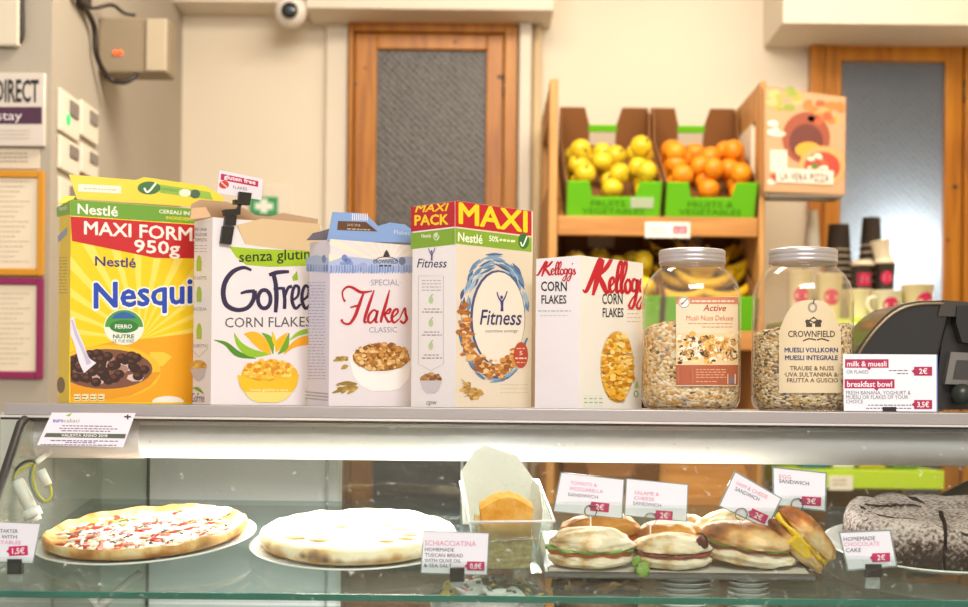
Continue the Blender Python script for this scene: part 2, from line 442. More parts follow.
door('door_1', [348, 353, 376, 486, 504, 517], [20, 48], 5.93, door_glass('door_glass_grey', '#2b2826', '#625d58'), [(500, 77, 3), (354, 84, 3), (460, 30, 3.4), (455, 42, 2), (365, 68, 1.5)])
door('door_2', [811, 824, 842, 946, 965, 985], [30, 60], 5.93, door_glass('door_glass_blue', '#3a3b3d', '#74757a', .5), [(955, 187, 3), (819, 75, 2), (950, 38, 2.5), (948, 240, 2), (880, 45, 2.)])

# ---------------------------------------------------------------- things fixed to the walls
def on_side(px, py, off=0.0):
    X = XS + off; d = ray(px, py); return Vector((0, 0, CH)) + d * (X / d.x)
def world_thing(mb, name, label, cat, origin, group=None):
    o = mb.build(name, inv=Matrix.Translation(-Vector(origin))); o.location = origin
    return tag(o, label, cat, group)
dark = M('#2b241f', rough=.45); white_pl = M('#e6ddcb', rough=.4)
# junction box on the end wall
a = on_side(98, 45); yb0 = a.y; zt = on_side(98, 17).z; zb = on_side(98, 73).z
mb = MB(); JX = at(168, 45, yb0).x; mb.box(XS, JX, yb0, yb0 + .11, zb, zt, M('#8f8068', rough=.55, var=.05), bevel=.008)
jb = world_thing(mb, 'junction_box', 'beige plastic junction box with small orange lights high on wall', 'junction box', (XS, yb0 + .17, zb))
inv = Matrix.Translation(-jb.location)
mb = MB(); mb.box(XS + .158, JX - .004, yb0 - .010, yb0 + .001, zb + .006, zt - .004, M('#b5a78d', rough=.5), bevel=.003); mb.build('cover', jb, inv=inv)
for q in (116, 121):
    p = at(q, 53, yb0); mb = MB(); mb.blob((p.x, yb0 - .006, p.z), .007, .004, .007, M('#ff4a08', emit=2.5), sub=2); mb.build('indicator_light', jb, inv=inv)
# black cable running down to the box
P0 = [on_side(76, -8, .02), on_side(84, 6, .02), on_side(94, 26, .02), on_side(96, 52, .02), on_side(103, 70, .03), at(112, 80, yb0 - .02), at(124, 82, yb0 - .02), at(133, 78, yb0 - .01), at(136, 74, yb0 + .01)]
mb = MB(); mb.tube([Vector(p) for p in cr([tuple(p) for p in P0], 8)], .009, dark)
P1 = [on_side(76, -4, .02), on_side(92, 8, .03), at(112, 5, yb0 - .01), at(124, 13, yb0 + .0), at(135, 15, yb0 + .02)]
mb.tube([Vector(p) for p in cr([tuple(p) for p in P1], 8)], .006, dark)
mb.box(XS, XS + .03, on_side(80, 0).y - .05, on_side(80, 0).y + .03, on_side(80, 8).z, on_side(80, -9).z, dark, bevel=.006)
world_thing(mb, 'power_cable', 'black cable looping down beside the beige junction box', 'cable', tuple(P0[4]))
# switch plates on the end wall
rows = [((56.5, 76), (86, 133), 1, 'with glowing green lamp, top left on the wall end'), ((78, 95), (98, 138), 0, 'without lamp, right of the green lit one'),
        ((56.5, 76), (133, 171), 0, 'at left in the middle row of switches under the lit one'), ((78, 95), (141, 175), 0, 'at right in the middle row of wall switches'),
        ((56.5, 76), (175, 212), 0, 'lowest of the switches, just above the yellow cereal box')]
for (xa, xb), (ya, yb), lamp, lab in rows:
    pa = on_side(xa, (ya + yb) / 2); pb = on_side(xb, (ya + yb) / 2)
    z1 = on_side(xa, ya + 1).z; z0 = on_side(xa, yb - 3).z
    mb = MB(); mb.box(XS, XS + .012, pa.y, pb.y, z0, z1, white_pl, bevel=.004)
    o = world_thing(mb, 'switch_plate', 'pale plastic switch plate ' + lab, 'switch', (XS, (pa.y + pb.y) / 2, z0), 'switches on the wall end')
    inv = Matrix.Translation(-o.location); ym = (pa.y + pb.y) / 2; hw = (pb.y - pa.y) / 2
    mb = MB(); mb.box(XS + .012, XS + .018, ym - hw * .1, ym + hw * .75, z0 + (z1 - z0) * .5, z0 + (z1 - z0) * .86, M('#77706a', rough=.3), bevel=.002); mb.build('rocker', o, inv=inv)
    if lamp:
        mb = MB(); mb.blob((XS + .014, ym - hw * .25, z0 + (z1 - z0) * .35), .004, .018, .018, M('#1fd060', emit=1.6), sub=2); mb.build('pilot_light', o, inv=inv)
# panels hung on the front of the pier
def board(name, label, cat, x0, y0, x1, y1, thick, m, draw, frame_col=None, fw=0, group=None):
    Y = YP - thick; A = at(x0, y1, Y); B = at(x1, y0, Y)
    mb = MB(); mb.box(A.x, B.x, Y, YP, A.z, B.z, m, bevel=.002)
    if draw: draw(Panel(mb, plane_map((0, Y, 0), (0, -1, 0)), lift=.0006))
    o = world_thing(mb, name, label, cat, ((A.x + B.x) / 2, YP, A.z), group)
    if frame_col:
        inv = Matrix.Translation(-o.location); f = fw / FPX * Y; mb = MB(); fm = M(frame_col, rough=.4)
        mb.box(A.x - f, A.x, Y - .008, YP, A.z - f, B.z + f, fm, bevel=.003); mb.box(B.x, B.x + f, Y - .008, YP, A.z - f, B.z + f, fm, bevel=.003)
        mb.box(A.x, B.x, Y - .008, YP, A.z - f, A.z, fm, bevel=.003); mb.box(A.x, B.x, Y - .008, YP, B.z, B.z + f, fm, bevel=.003)
        mb.build('picture_frame', o, inv=inv)
    return o
def d1(P):
    P.text('BOOK DIRECT', -46, 39, 101, 22, '#1d1a1a', 2, sl=.01, bold=.02)
    P.rect(-60, 107, 42, 124, '#4a2440', 1); P.text('& stay', -18, 22, 120, 9, '#e8dfe0', 2)
    for k in range(3): P.tiny(-40, 30, 131 + k * 4, '#b9a99a', 1)
board('wall_sign', 'white sign with tall black DIRECT lettering and dark purple band on pier', 'sign', -60, 73, 45, 145, .02, M('#d6ccc0', rough=.15, coat=.5), d1)
def d2(P):
    for k in range(3): P.tiny(-30, 28, 154 + k * 4, '#8d8071', 1)
board('paper_notice', 'small cream paper strip between white sign and yellow framed notice', 'notice', -50, 149, 40, 168, .003, M('#ddd0b8', rough=.7), d2)
def d3(P):
    for k in range(17): P.tiny(-40, 30 - (k % 4) * 5, 182 + k * 5, '#b5a58c', .8)
    P.ell(5, 173, 2, 2, '#6a4a10', 3)
board('framed_notice', 'printed page in a yellow frame on the pier', 'framed notice', -50, 178, 38, 268, .006, M('#e9dcc2', rough=.5), d3, '#cf8f12', 7, 'framed notices on the pier')
def d4(P):
    for k in range(15): P.tiny(-40, 30 - (k % 3) * 6, 294 + k * 5, '#b5a58c', .8)
board('framed_notice', 'printed page in a dark magenta frame below the yellow framed one', 'framed notice', -50, 285, 37, 371, .006, M('#e9dcc2', rough=.5), d4, '#8c1250', 7, 'framed notices on the pier')
mb = MB(); A = at(-50, 45, YP - .03); B = at(19, -25, YP - .03); mb.box(A.x, B.x, YP - .03, YP, A.z, B.z, M('#d8cdb8', rough=.5), bevel=.006)
o = world_thing(mb, 'fuse_box', 'pale fuse box cover at top of pier beside dark cable', 'fuse box', ((A.x + B.x) / 2, YP, A.z))
mb = MB(); mb.tube(cr([tuple(at(*q, YP - .012)) for q in ((22, -25), (22, 10), (22, 34), (18, 43), (8, 45), (-8, 44))], 6), .008, dark)
world_thing(mb, 'wall_cable', 'dark cable curling around the corner of pale fuse box', 'cable', tuple(at(22, 10, YP)))
# first aid sign on the back wall
Y = YB - .012; A = at(262, 214, Y); B = at(291, 185, Y); G0 = at(250, 215, Y); G1 = at(278, 197, Y)
mb = MB(); mb.box(A.x, B.x, Y, YB, A.z, B.z, M('#e6dcc8', rough=.5), bevel=.003); mb.box(G0.x, G1.x, Y - .006, YB, G0.z, G1.z, M('#2f9a5c', rough=.4), bevel=.002)
P = Panel(mb, plane_map((0, Y - .006, 0), (0, -1, 0)), lift=.0008); P.rect(260.5, 199, 267.5, 213, '#e8efe2', 1); P.rect(255, 203, 273, 209.5, '#e8efe2', 1.3)
world_thing(mb, 'first_aid_sign', 'green sign with white cross on pale plate on back wall', 'sign', ((A.x + B.x) / 2, YB, A.z))
# surveillance camera under the lintel
c = at(291, 11, 5.74)
root = thing('security_camera', 'white dome security camera fixed high on the back wall', 'camera', Matrix.Translation((c.x, 5.8, c.z)))
inv = Matrix.Translation(-root.location)
mb = MB(); mb.box(c.x - .05, c.x + .05, 5.72, 5.86, c.z + .02, at(240, 2, 5.8).z + .001, M('#e9e4da', rough=.4), bevel=.02); mb.build('mounting_base', root, inv=inv)
mb = MB(); mb.blob((c.x, 5.74, c.z), .064, .064, .064, M('#ece7de', rough=.3), sub=4); mb.build('housing', root, inv=inv)
mb = MB(); mb.blob((c.x + .002, 5.684, c.z - .012), .034, .018, .034, M('#15181c', rough=.08, coat=1.0), sub=3); mb.blob((c.x + .002, 5.672, c.z - .012), .016, .01, .016, M('#38495c', rough=.05), sub=2); mb.build('lens', root, inv=inv)

# ================================================================ FRUIT RACK
RX0, RX1, RY0, RY1 = at(558, 225, 5.15).x, at(756, 225, 5.15).x, 5.10, 5.88
TILT = R(28)
rack = thing('fruit_rack', 'wooden fruit rack with tilted shelves against the back wall', 'rack', Matrix.Translation(((RX0 + RX1) / 2, 5.45, FL)))
inv = Matrix.Translation(-rack.location)
tiers = [at(650, 219, 5.13).z, at(650, 332, 5.13).z, at(650, 497, 5.13).z]
ply = ramp_mat('plywood', [(0.3, '#b07a3c'), (0.7, '#cf9c5c')], scale=(8, 8, 1), tscale=2.5, detail=5, rough=0.55, bump=0.04)
ztop = at(757, 82, 5.12).z
for nm, xa, xb in (('side_panel', RX0 - .036, RX0 - .006), ('side_panel', RX1 + .002, RX1 + .022)):
    mb = MB(); w0 = .17
    z_lo = tiers[0] - .02
    mb.box(xa, xb, RY0, RY0 + .10, FL, ztop, ply, bevel=.004); mb.box(xa, xb, RY1 - .14, RY1, FL, ztop, ply, bevel=.004)
    mb.box(xa + .001, xb - .001, RY0 + .1, RY1 - .14, ztop - .12, ztop - .003, ply); mb.box(xa + .001, xb - .001, RY0 + .1, RY1 - .14, FL + .3, ztop - .36, ply)
    o = mb.build(nm, rack, inv=inv)
for z in tiers:
    mb = MB(); T = Matrix.Translation((0, 5.13, z)) @ Matrix.Rotation(TILT, 4, 'X')
    mb.box(RX0, RX1, 0.0, .68, -.018, 0, pale_wood, T=T)
    mb.box(RX0 - .004, RX1, -.02, 0, -.062, .006, pale_wood, T=Matrix.Translation((0, 5.13, z)), bevel=.004)
    mb.build('shelf_board', rack, inv=inv)
A = at(685, 196, 5.4)
mb = MB(); mb.box(RX1 - .003, RX1 + .001, 5.24, 5.62, ztop - .35, ztop - .125, M('#e4dcc6', rough=.7)); o = mb.build('paper_note', rack, inv=inv); o['label'] = 'cream paper filling the cut-out of the side panel'
# price ticket on the top board
Y = 5.108; A = at(645, 237.5, Y); B = at(690, 222.5, Y)
mb = MB(); mb.box(A.x, B.x, Y - .003, Y + .001, A.z, B.z, M('#efe7dc', rough=.5))
P = Panel(mb, plane_map((0, Y - .003, 0), (0, -1, 0)), lift=.0006); P.rect(673, 226, 687, 234, '#c23a55', 1); P.text('0,5€', 674.5, 685.5, 233, 5, '#f4e6e4', 2)
P.tiny(649, 665, 229, '#a09690', 1.2); P.tiny(649, 668, 233, '#a09690', 1.2)
world_thing(mb, 'price_ticket', 'white price ticket with pink price on the upper rack board', 'price tag', ((A.x + B.x) / 2, Y, A.z))

cardb = M('#8a5a2c', rough=.8, var=.12, vs=8); lime = M('#6fce1c', rough=.45); limed = M('#3f8f10', rough=.5)
def crate(x0, x1, z, label, front=.135, post=.215, D=.62, writing=True, empty=False):
    W = x1 - x0; Mx = Matrix.Translation(((x0 + x1) / 2, 5.135, z + .002)) @ Matrix.Rotation(TILT, 4, 'X')
    r = thing('fruit_crate', label, 'crate', Mx, 'cardboard fruit crates on the rack'); h = W / 2; t = .006
    mb = MB(); mb.box(-h, h, t, D, 0, .045 if not empty else t, cardb); mb.build('crate_floor', r)
    # low front with a dip in the middle
    mb = MB(); dp = front * .58
    mb.prism([(-h, 0, 0), (h, 0, 0), (h, 0, front), (h * .52, 0, front), (h * .44, 0, dp), (-h * .44, 0, dp), (-h * .52, 0, front), (-h, 0, front)], (0, t, 0), lime if writing else cardb)
    if writing:
        vs, ts = text_tris('FRUITS &', .01); vs2, ts2 = text_tris('VEGETABLES', .01)
        for (vv, tt, wd, zb, hh) in ((vs, ts, .16, .045, .020), (vs2, ts2, .22, .017, .020)):
            xa = min(v[0] for v in vv); xb = max(v[0] for v in vv); k = wd / (xb - xa)
            q = [Vector(((v[0] - xa) * k - wd / 2, -.0008, zb + v[1] * hh / .7)) for v in vv]
            mb.add(q, [list(a) for a in tt], limed)
    fp = mb.build('front_panel', r)
    if 'apples on the upper' in label:
        sk = MB(); sk.box(h * .35, h * .83, -.0022, -.0002, .040, .078, M('#c9d8b4', rough=.5)); sk.build('paper_sticker', fp)
    mb = MB(); b = post * .66
    mb.prism([(-h, D, 0), (h, D, 0), (h, D, post), (h * .42, D, post), (h * .30, D, b), (-h * .30, D, b), (-h * .42, D, post), (-h, D, post)], (0, t, 0), cardb)
    mb.box(-h * .32, h * .32, D - .002, D + t + .002, b - .022, b + .004, lime if writing else cardb); mb.box(-h * .30, h * .30, D - .0015, D, b - .075, b - .024, M('#d9cdb6', rough=.7)); mb.build('back_panel', r)
    for sx in (-1, 1):
        mb = MB(); mb.prism([(sx * h, 0, 0), (sx * h, D, 0), (sx * h, D, post), (sx * h, D - .10, post), (sx * h, D - .16, post * .62), (sx * h, .10, front * 1.0), (sx * h, 0, front)], (-sx * t, 0, 0), cardb); mb.build('side_flap', r)
    return r, Mx
yel = ramp_mat('apple_skin', [(0.35, '#c9a40e'), (0.6, '#e0c52a'), (0.8, '#b59a1a')], tscale=14, rough=.35, bump=.02)
orn = ramp_mat('orange_peel', [(0.3, '#e07a08'), (0.7, '#f09a1c')], tscale=10, rough=.42, bump=.25, bscale=160, bdist=.001)
ban = ramp_mat('banana_skin', [(0.3, '#d9a80c'), (0.7, '#f0c71e')], tscale=8, rough=.45, bump=.02)
def apple_proto(r):
    o = bpy.data.objects.new('apple', None)
    mb = MB(); prof = []
    for i in range(15):
        a = math.pi * i / 14; q = math.sin(a) * (1 + .06 * math.cos(a)); z = -math.cos(a)
        if i > 10: z -= .22 * ((i - 10) / 4) ** 2
        if i < 3: z += .12 * ((3 - i) / 3) ** 2
        prof.append((max(q, .0) * r * 1.03, z * r * .95))
    mb.lathe(prof, yel, n=20); mb.mats[0] = yel
    mb.lathe([(0, -r * .86), (r * .13, -r * .845), (r * .10, -r * .80)], M('#4a3510', rough=.7), n=8)
    a = mb.build('apple')
    st = MB(); st.tube([(0, 0, r * .62), (.002, 0, r * .8), (.006, .002, r * 1.02)], [.0035, .003, .004], M('#3c2a12', rough=.7), n=6)
    st.build('stem', a); return a
def orange_proto(r):
    mb = MB(); mb.blob((0, 0, 0), r, r, r * .96, orn, sub=3, amp=.02)
    o = mb.build('orange'); st = MB(); st.lathe([(0, r * .955), (r * .1, r * .95), (r * .12, r * .93)], M('#5d6a1c', rough=.7), n=8); st.build('stem_end', o); return o
def fill(Mx, proto, r, W, D, label, cat, group, rg, layers=3, first=[True], start=0):
    n = 0
    for lay in range(3):
        nc = int((W - .02) / (2 * r)); nr = max(1, int((D - .03) / (2 * r)) - (0, 1, 4)[lay])
        if lay == 2: nc -= 1
        for i in range(nc):
            for j in range(nr):
                sx = (W - .016 - 2 * r) / (nc - 1); o2 = (0, .42, .9)[lay]
                x = (i - (nc - 1) / 2) * sx + ((-1) ** j * .22 * sx if lay == 1 else 0) + (rg.uniform(-.010, .010) if lay else 0); y = .014 + r + (j + (0, .35, 1.6)[lay] + (.35 if i % 2 else 0)) * 2 * r * .98 + rg.uniform(-.004, .004) * lay
                x = max(-W / 2 + r + .006, min(W / 2 - r - .006, x))
                z = .046 + r * .97 + lay * r * 1.42 + (rg.uniform(-.010, .012) if lay else 0)
                o = copy_tree(proto)
                o.matrix_world = Mx @ Matrix.Translation((x, y, z)) @ Matrix.Rotation(rg.uniform(0, 6.28), 4, 'Z') @ Matrix.Rotation(rg.uniform(-1.6, 1.6), 4, 'X')
                tag(o, label, cat, group); n += 1
    return n
rg = random.Random(5)
ap = apple_proto(.0385); og = orange_proto(.039)
cx0, cx1, cx2, cx3 = at(565, 200, 5.13).x, at(661, 200, 5.13).x, at(664, 200, 5.13).x, at(755.5, 200, 5.13).x
c1, m1 = crate(cx0, cx1, tiers[0], 'lime fronted cardboard crate of yellow apples on the upper rack shelf')
c2, m2 = crate(cx2, cx3, tiers[0], 'lime fronted cardboard crate of oranges on the upper rack shelf')
c3, m3 = crate(cx0, cx1, tiers[1], 'fruit crate of yellow apples on the middle rack shelf')
c4, m4 = crate(cx2, cx3, tiers[1], 'fruit crate of bananas on the middle rack shelf')
c5, m5 = crate(cx0, cx1, tiers[2], 'empty cardboard fruit crate on the lowest rack shelf', writing=False, empty=True)
fill(m1, ap, .0385, cx1 - cx0 - .012, .47, 'yellow apple heaped in the upper lime fronted crate', 'apple', 'yellow apples in the upper crate', rg)
fill(m2, og, .039, cx3 - cx2 - .012, .44, 'orange heaped in the upper lime fronted crate', 'orange', 'oranges in the upper crate', rg)
fill(m3, ap, .0385, cx1 - cx0 - .012, .47, 'yellow apple in the crate on the middle rack shelf', 'apple', 'yellow apples in the middle crate', rg)
bpy.data.objects.remove(ap.children[0]); bpy.data.objects.remove(ap); bpy.data.objects.remove(og.children[0]); bpy.data.objects.remove(og)
# bananas
def banana_mb(off):
    mb = MB(); pts = []; rs = []
    for i in range(13):
        t = i / 12; a = -1.05 + 2.1 * t
        pts.append((off, .10 * math.sin(a) * 1.25, .16 - .13 * math.cos(a) * 1.0)); rs.append(.019 * (1 - abs(2 * t - 1) ** 4 * .72))
    mb.tube(pts, rs, ban, n=8); mb.tube([pts[-1], (off, pts[-1][1] + .02, pts[-1][2] + .012)], .006, M('#6d5a1a'), n=6); return mb
for k, (bx, by, rz, hz) in enumerate([(-.09, .07, 1.5, .06), (.08, .08, 1.7, .06), (-.08, .14, 1.4, .085), (.07, .15, 1.75, .085), (-.06, .22, 1.3, .10), (.09, .23, 1.6, .10), (.0, .10, 1.55, .10), (.0, .18, 1.65, .125), (.02, .27, 1.5, .13), (-.07, .31, 1.5, .11), (.08, .33, 1.6, .11)]):
    o = banana_mb(0).build('banana') if k == 0 else b0.copy()
    if k == 0: b0 = o
    else: COL.objects.link(o)
    o.matrix_world = m4 @ Matrix.Translation((bx, by + .03, hz)) @ Matrix.Rotation(rz, 4, 'Z') @ Matrix.Rotation(R(55), 4, 'Y')
    tag(o, 'ripe yellow banana lying in the crate on the middle rack shelf', 'banana', 'bananas in the middle crate')

# printed pizza box at the end of the rack
Y = 5.04; A = at(764, 193, Y); B = at(846, 92, Y)
mb = MB(); mb.prism([at(764, 86, Y), at(846, 97, Y), at(845, 195, Y), at(764, 192, Y)], (0, .045, 0), M('#b98a58', rough=.7))
P = Panel(mb, plane_map((0, Y, 0), (0, -1, 0)), lift=.0006)
P.poly([(766, 88), (845, 98), (844, 194), (766, 190)], '#c79a70', 1)
P.flakes(785, 100, 15, 10, 16, 6, ['#8f9a3c', '#a9a04a', '#c8b070'], 2, 3); P.flakes(820, 112, 22, 12, 26, 6, ['#c05a30', '#d07a38', '#e0a050', '#b04020'], 2, 4)
P.ell(806, 138, 24, 26, '#9a4a2c', 3); P.ell(806, 142, 17, 18, '#6a3020', 3.4); P.ell(808, 150, 13, 8, '#e0a030', 3.8)
P.ell(822, 166, 23, 20, '#d8a060', 4.4); P.ell(822, 167, 18, 15, '#b8412a', 4.7); P.flakes(822, 166, 15, 12, 16, 4, ['#f0e2c4', '#f0e2c4', '#5d7a2c', '#cf6a3a'], 5, 6)
P.flakes(778, 128, 9, 8, 8, 6, ['#ece0cc', '#d9c8b0'], 5, 8); P.rect(770, 150, 787, 172, '#e4d4bc', 5); P.flakes(778, 180, 9, 5, 10, 4, ['#b03a28', '#7c8a3a', '#e4d4bc'], 5, 9)
P.rect(776, 168, 833, 182, '#e9dcc6', 7.2, sl=.05); P.text('LA VERA PIZZA', 780, 829, 180, 8, '#4a2c20', 8, sl=.05, bold=.01)
world_thing(mb, 'pizza_box', 'printed cardboard pizza box standing against the right end of rack', 'pizza box', ((A.x + B.x) / 2, Y + .02, A.z))
mb = MB(); zb_ = at(764, 193, Y).z; mb.box(RX1 + .021, at(846, 100, Y).x - .01, Y - .002, Y + .12, zb_ - .012, zb_ - .004, M('#8a8278', rough=.4, metal=.7))
o = mb.build('side_bracket', rack, inv=inv)

# ================================================================ CUP SHELF
CYF = 5.0; SX0, SX1 = at(792, 325, CYF).x, at(946, 325, CYF).x
zc1 = at(870, 319, CYF).z; zc2 = at(870, 470, CYF).z
cs = thing('cup_shelf', 'lime green display shelf carrying the paper cups', 'shelf', Matrix.Translation(((SX0 + SX1) / 2, 5.2, FL))); inv = Matrix.Translation(-cs.location)
limy = M('#b9d61a', rough=.5)
for z, nm in ((zc1, 'shelf_board'), (zc2, 'shelf_board')):
    mb = MB(); mb.box(SX0, SX1, CYF, CYF + .46, z - .045 - (.02 if z == zc2 else 0), z, limy, bevel=.004); mb.build(nm, cs, inv=inv)
for sx in (SX0 + .01, SX1 - .03):
    mb = MB(); mb.box(sx, sx + .02, CYF + .40, CYF + .44, FL, zc1 - .045, M('#8a7a62', rough=.5)); mb.build('post', cs, inv=inv)
mb = MB(); mb.box(SX0 + .03, SX1 - .03, CYF + .41, CYF + .42, FL + .1, zc1 - .05, M('#6b5a45', rough=.7)); mb.build('back_panel', cs, inv=inv)
for k, (xa, xb, ya, yb, lab) in enumerate([(818, 874, 323, 336, 'white label under the lime shelf nearest the muesli jar'), (880, 936, 322, 333, 'white label under the lime shelf below cream paper cup'), (829, 853, 476, 490, 'beige label on the lower lime shelf behind the sandwich cards')]):
    Y = CYF - .004; A = at(xa, yb, Y); B = at(xb, ya, Y); mb = MB(); mb.box(A.x, B.x, Y - .002, CYF, A.z, B.z, M('#efe6d4', rough=.5))
    P = Panel(mb, plane_map((0, Y - .002, 0), (0, -1, 0)), lift=.0006)
    for q in range(2): P.tiny(xa + 4, xb - 6, ya + 5 + q * 4, '#b09a88', 1.4)
    world_thing(mb, 'shelf_label', lab, 'label', ((A.x + B.x) / 2, Y, A.z))
def cup(name, label, x0, x1, ytop, ybot, Y, col, flare=.8, circle=None, lid=None, handle=False, band=None, invert=False, tilt=0.0, group='cups on the lime shelf', stack=0, ccol='#c2164a'):
    A = at((x0 + x1) / 2, ybot, Y); rt = (x1 - x0) / 2 / FPX * Y; h = (ybot - ytop) / FPX * Y; rb = rt * flare
    if invert: rt, rb = rt * flare, rt
    Mx = Matrix.Translation((A.x, Y, A.z)) @ Matrix.Rotation(tilt, 4, 'Y')
    mb = MB(); mb.lathe([(0, 0), (rb * .97, 0), (rb, .003), (rt, h), (rt * 1.03, h + .001), (rt * 1.03, h + .004)] + ([(rt * .94, h + .003), (rb * .9, .006), (0, .006)] if not invert else [(0, h + .004)]), M(col, rough=.45), n=28)
    for k in range(stack):
        z = h * (.12 + k * .10); rr = rb + (rt - rb) * z / h
        mb.lathe([(rr + .0005, z), (rr + .004, z + .001), (rr + .004, z + .004), (rr + .0005, z + .005)], M('#dccbb0'), n=24)
    o = mb.build(name); o.matrix_world = Mx; tag(o, label, 'cup', group)
    if circle or band:
        s = MB(); n = 14; rad = circle if circle else 1.2; zc = h * (.48 if circle else .45); hh = (rt * .62 if circle else h * .25)
        k = rb + (rt - rb) * zc / h
        pts = []; ca = -math.pi / 2 + (0.35 if circle and circle > 1 else 0)
        N = 22
        for i in range(N):
            a = 6.283 * i / N; dx, dz = math.cos(a), math.sin(a)
            if band: dx = max(-1, min(1, dx * 1.5)); dz = max(-1, min(1, dz * 1.5))
            z = zc + dz * hh; rr = rb + (rt - rb) * z / h + .0008; an = ca + dx * hh * (1.15 if band else 1.0) / k
            pts.append((rr * math.cos(an), rr * math.sin(an), z))
        rr = rb + (rt - rb) * zc / h + .0035
        s.add([(rr * math.cos(ca), rr * math.sin(ca), zc)] + pts, [[0, i + 1, (i + 1) % N + 1] for i in range(N)], M(ccol, rough=.4))
        for dzz in (.25, -.25):
            z = zc + dzz * hh; rr = rb + (rt - rb) * z / h + .0035
            s.add([(rr * math.cos(ca - .4), rr * math.sin(ca - .4), z - .002), (rr * math.cos(ca + .4), rr * math.sin(ca + .4), z - .002), (rr * math.cos(ca + .4), rr * math.sin(ca + .4), z + .002), (rr * math.cos(ca - .4), rr * math.sin(ca - .4), z + .002)], [[0, 1, 2, 3]], M('#e58aa0'))
        s.build('sticker', o)
    if lid:
        s = MB(); s.lathe([(rt * 1.06, h), (rt * 1.08, h + .006), (rt * .98, h + .010), (rt * .9, h + .018), (0, h + .018)], M(lid, rough=.35), n=28); s.build('lid', o)
    if handle:
        s = MB(); s.tube(cr([(-rt * .9, 0, h * .8), (-rt * 1.45, 0, h * .75), (-rt * 1.55, 0, h * .45), (-rt * 1.1, 0, h * .2), (-rb * .9, 0, h * .15)], 6), .006, M(col, rough=.4), n=8); s.build('handle', o)
    return o
DK = '#3a302a'; CREAM = '#e3d0a8'
cup('paper_cup', 'cream paper cup with magenta disc at right end of lime shelf', 901, 933, 286, 319, 5.10, CREAM, circle=1.1)
cup('mug', 'white mug with magenta disc and handle beside the cream cup', 875, 901, 292, 319, 5.08, '#e9dfca', flare=.68, circle=.9, handle=True)
cup('paper_cup', 'plain pale cup half hidden behind the right muesli jar', 846, 872, 291, 319, 5.12, '#e6d6b4', flare=.75)
cup('paper_cup', 'pale cup with magenta disc seen through the right muesli jar', 786, 812, 272, 319, 5.12, '#e6d6b4', flare=.8, circle=.9)
cup('paper_cup', 'pale cup seen through the shoulder of right muesli jar', 816, 842, 275, 319, 5.12, '#e6d6b4', flare=.8, circle=.9)
# back row stands on a raised step
zst = at(870, 292, 5.3).z
mb = MB(); mb.box(at(806, 292, 5.22).x, at(900, 292, 5.22).x, 5.20, 5.44, zc1, zst, M('#cfc0a0', rough=.6), bevel=.003)
mb.build('riser_step', cs, inv=inv)
cup('paper_cup', 'short dark cup with magenta band and pale lid on the cup step', 851, 873, 266, 291.5, 5.27, DK, flare=.85, band=True, lid='#e6d8bc')
cup('paper_cup', 'dark cup with magenta disc standing under the tipped white cup', 874, 895, 264, 291.5, 5.27, DK, flare=.8, circle=.8, lid='#e6d8bc')
cup('paper_cup', 'tipped cream cup lying on top of the dark disc cup', 874, 893, 241, 259.5, 5.27, '#eadcc0', flare=.85, tilt=-.22)
cup('cup_stack', 'tall stack of dark cups upside down behind the tipped cup', 857, 884, 219, 291.5, 5.38, DK, flare=.66, invert=True, stack=6)
cup('cup_stack', 'lower stack of dark cups upside down nearest the wooden door frame', 824, 852, 226, 291.5, 5.38, DK, flare=.74, invert=True, stack=6)
cup('cup_stack', 'slim silvery stack of clear cups behind the right muesli jar', 800, 823, 212, 291.5, 5.36, '#d9d2c4', flare=.45, invert=True, stack=3)
# packets on the lower lime shelf
for k, (xa, xb, h, col, lab) in enumerate([(800, 826, .045, '#3b78a0', 'blue packet on the lower lime shelf'), (830, 852, .04, '#e8e4d2', 'white packet on the lower lime shelf'), (856, 884, .05, '#c8b418', 'yellow packet on the lower lime shelf'), (890, 916, .045, '#5f8a3a', 'green packet on the lower lime shelf')]):
    A = at(xa, 470, 5.1); B = at(xb, 470, 5.1); mb = MB(); mb.box(A.x, B.x, 5.06, 5.2, zc2, zc2 + h, M(col, rough=.4), bevel=.012)
    world_thing(mb, 'snack_packet', lab, 'packet', ((A.x + B.x) / 2, 5.13, zc2), 'packets on the lower shelf')
# lamp behind the second door, in the next room
d = bpy.data.lights.new('next_room_lamp', 'POINT'); d.energy = 9.5; d.shadow_soft_size = .05; d.color = (.92, .97, 1.0); o = bpy.data.objects.new('next_room_lamp', d); COL.objects.link(o); o.location = (at(893, 262, 6.13).x, 6.13, at(893, 258, 6.13).z)
# ================================================================ DISPLAY CASE
SLX0, SLX1 = at(4, 410, 2.54).x, 1.25
GX0 = -.797
case = thing('display_case', 'refrigerated glass display case with grey metal top shelf in front', 'display case', Matrix.Translation((.2, 2.7, FL)))
inv = Matrix.Translation(-case.location)
alu = M('#a8a3a3', rough=.42, metal=.35, var=.05, vs=(6)); alud = M('#3a3836', rough=.5)
TH = R(8); SY, SZ = 2.20, -.2965; S0 = .050   # the shelf plane; its front edge is S0 up the slope
def S(x, s, h=0.0):
    return Vector((x, SY + s * math.cos(TH) - h * math.sin(TH), SZ + s * math.sin(TH) + h * math.cos(TH)))
def shelf_frame(px, py, s, h=0.0, rz=0.0, rx=0.0, ry=0.0):
    Y = S(0, s, h).y; X = at(px, py, Y).x
    return Matrix.Translation(S(X, s, h)) @ Matrix.Rotation(TH + rx, 4, 'X') @ Matrix.Rotation(ry, 4, 'Y') @ Matrix.Rotation(rz, 4, 'Z')
mb = MB(); mb.box(SLX0, SLX1, 2.54, 3.12, -.0205, 0, alu, bevel=.0015); mb.build('top_shelf', case, inv=inv)
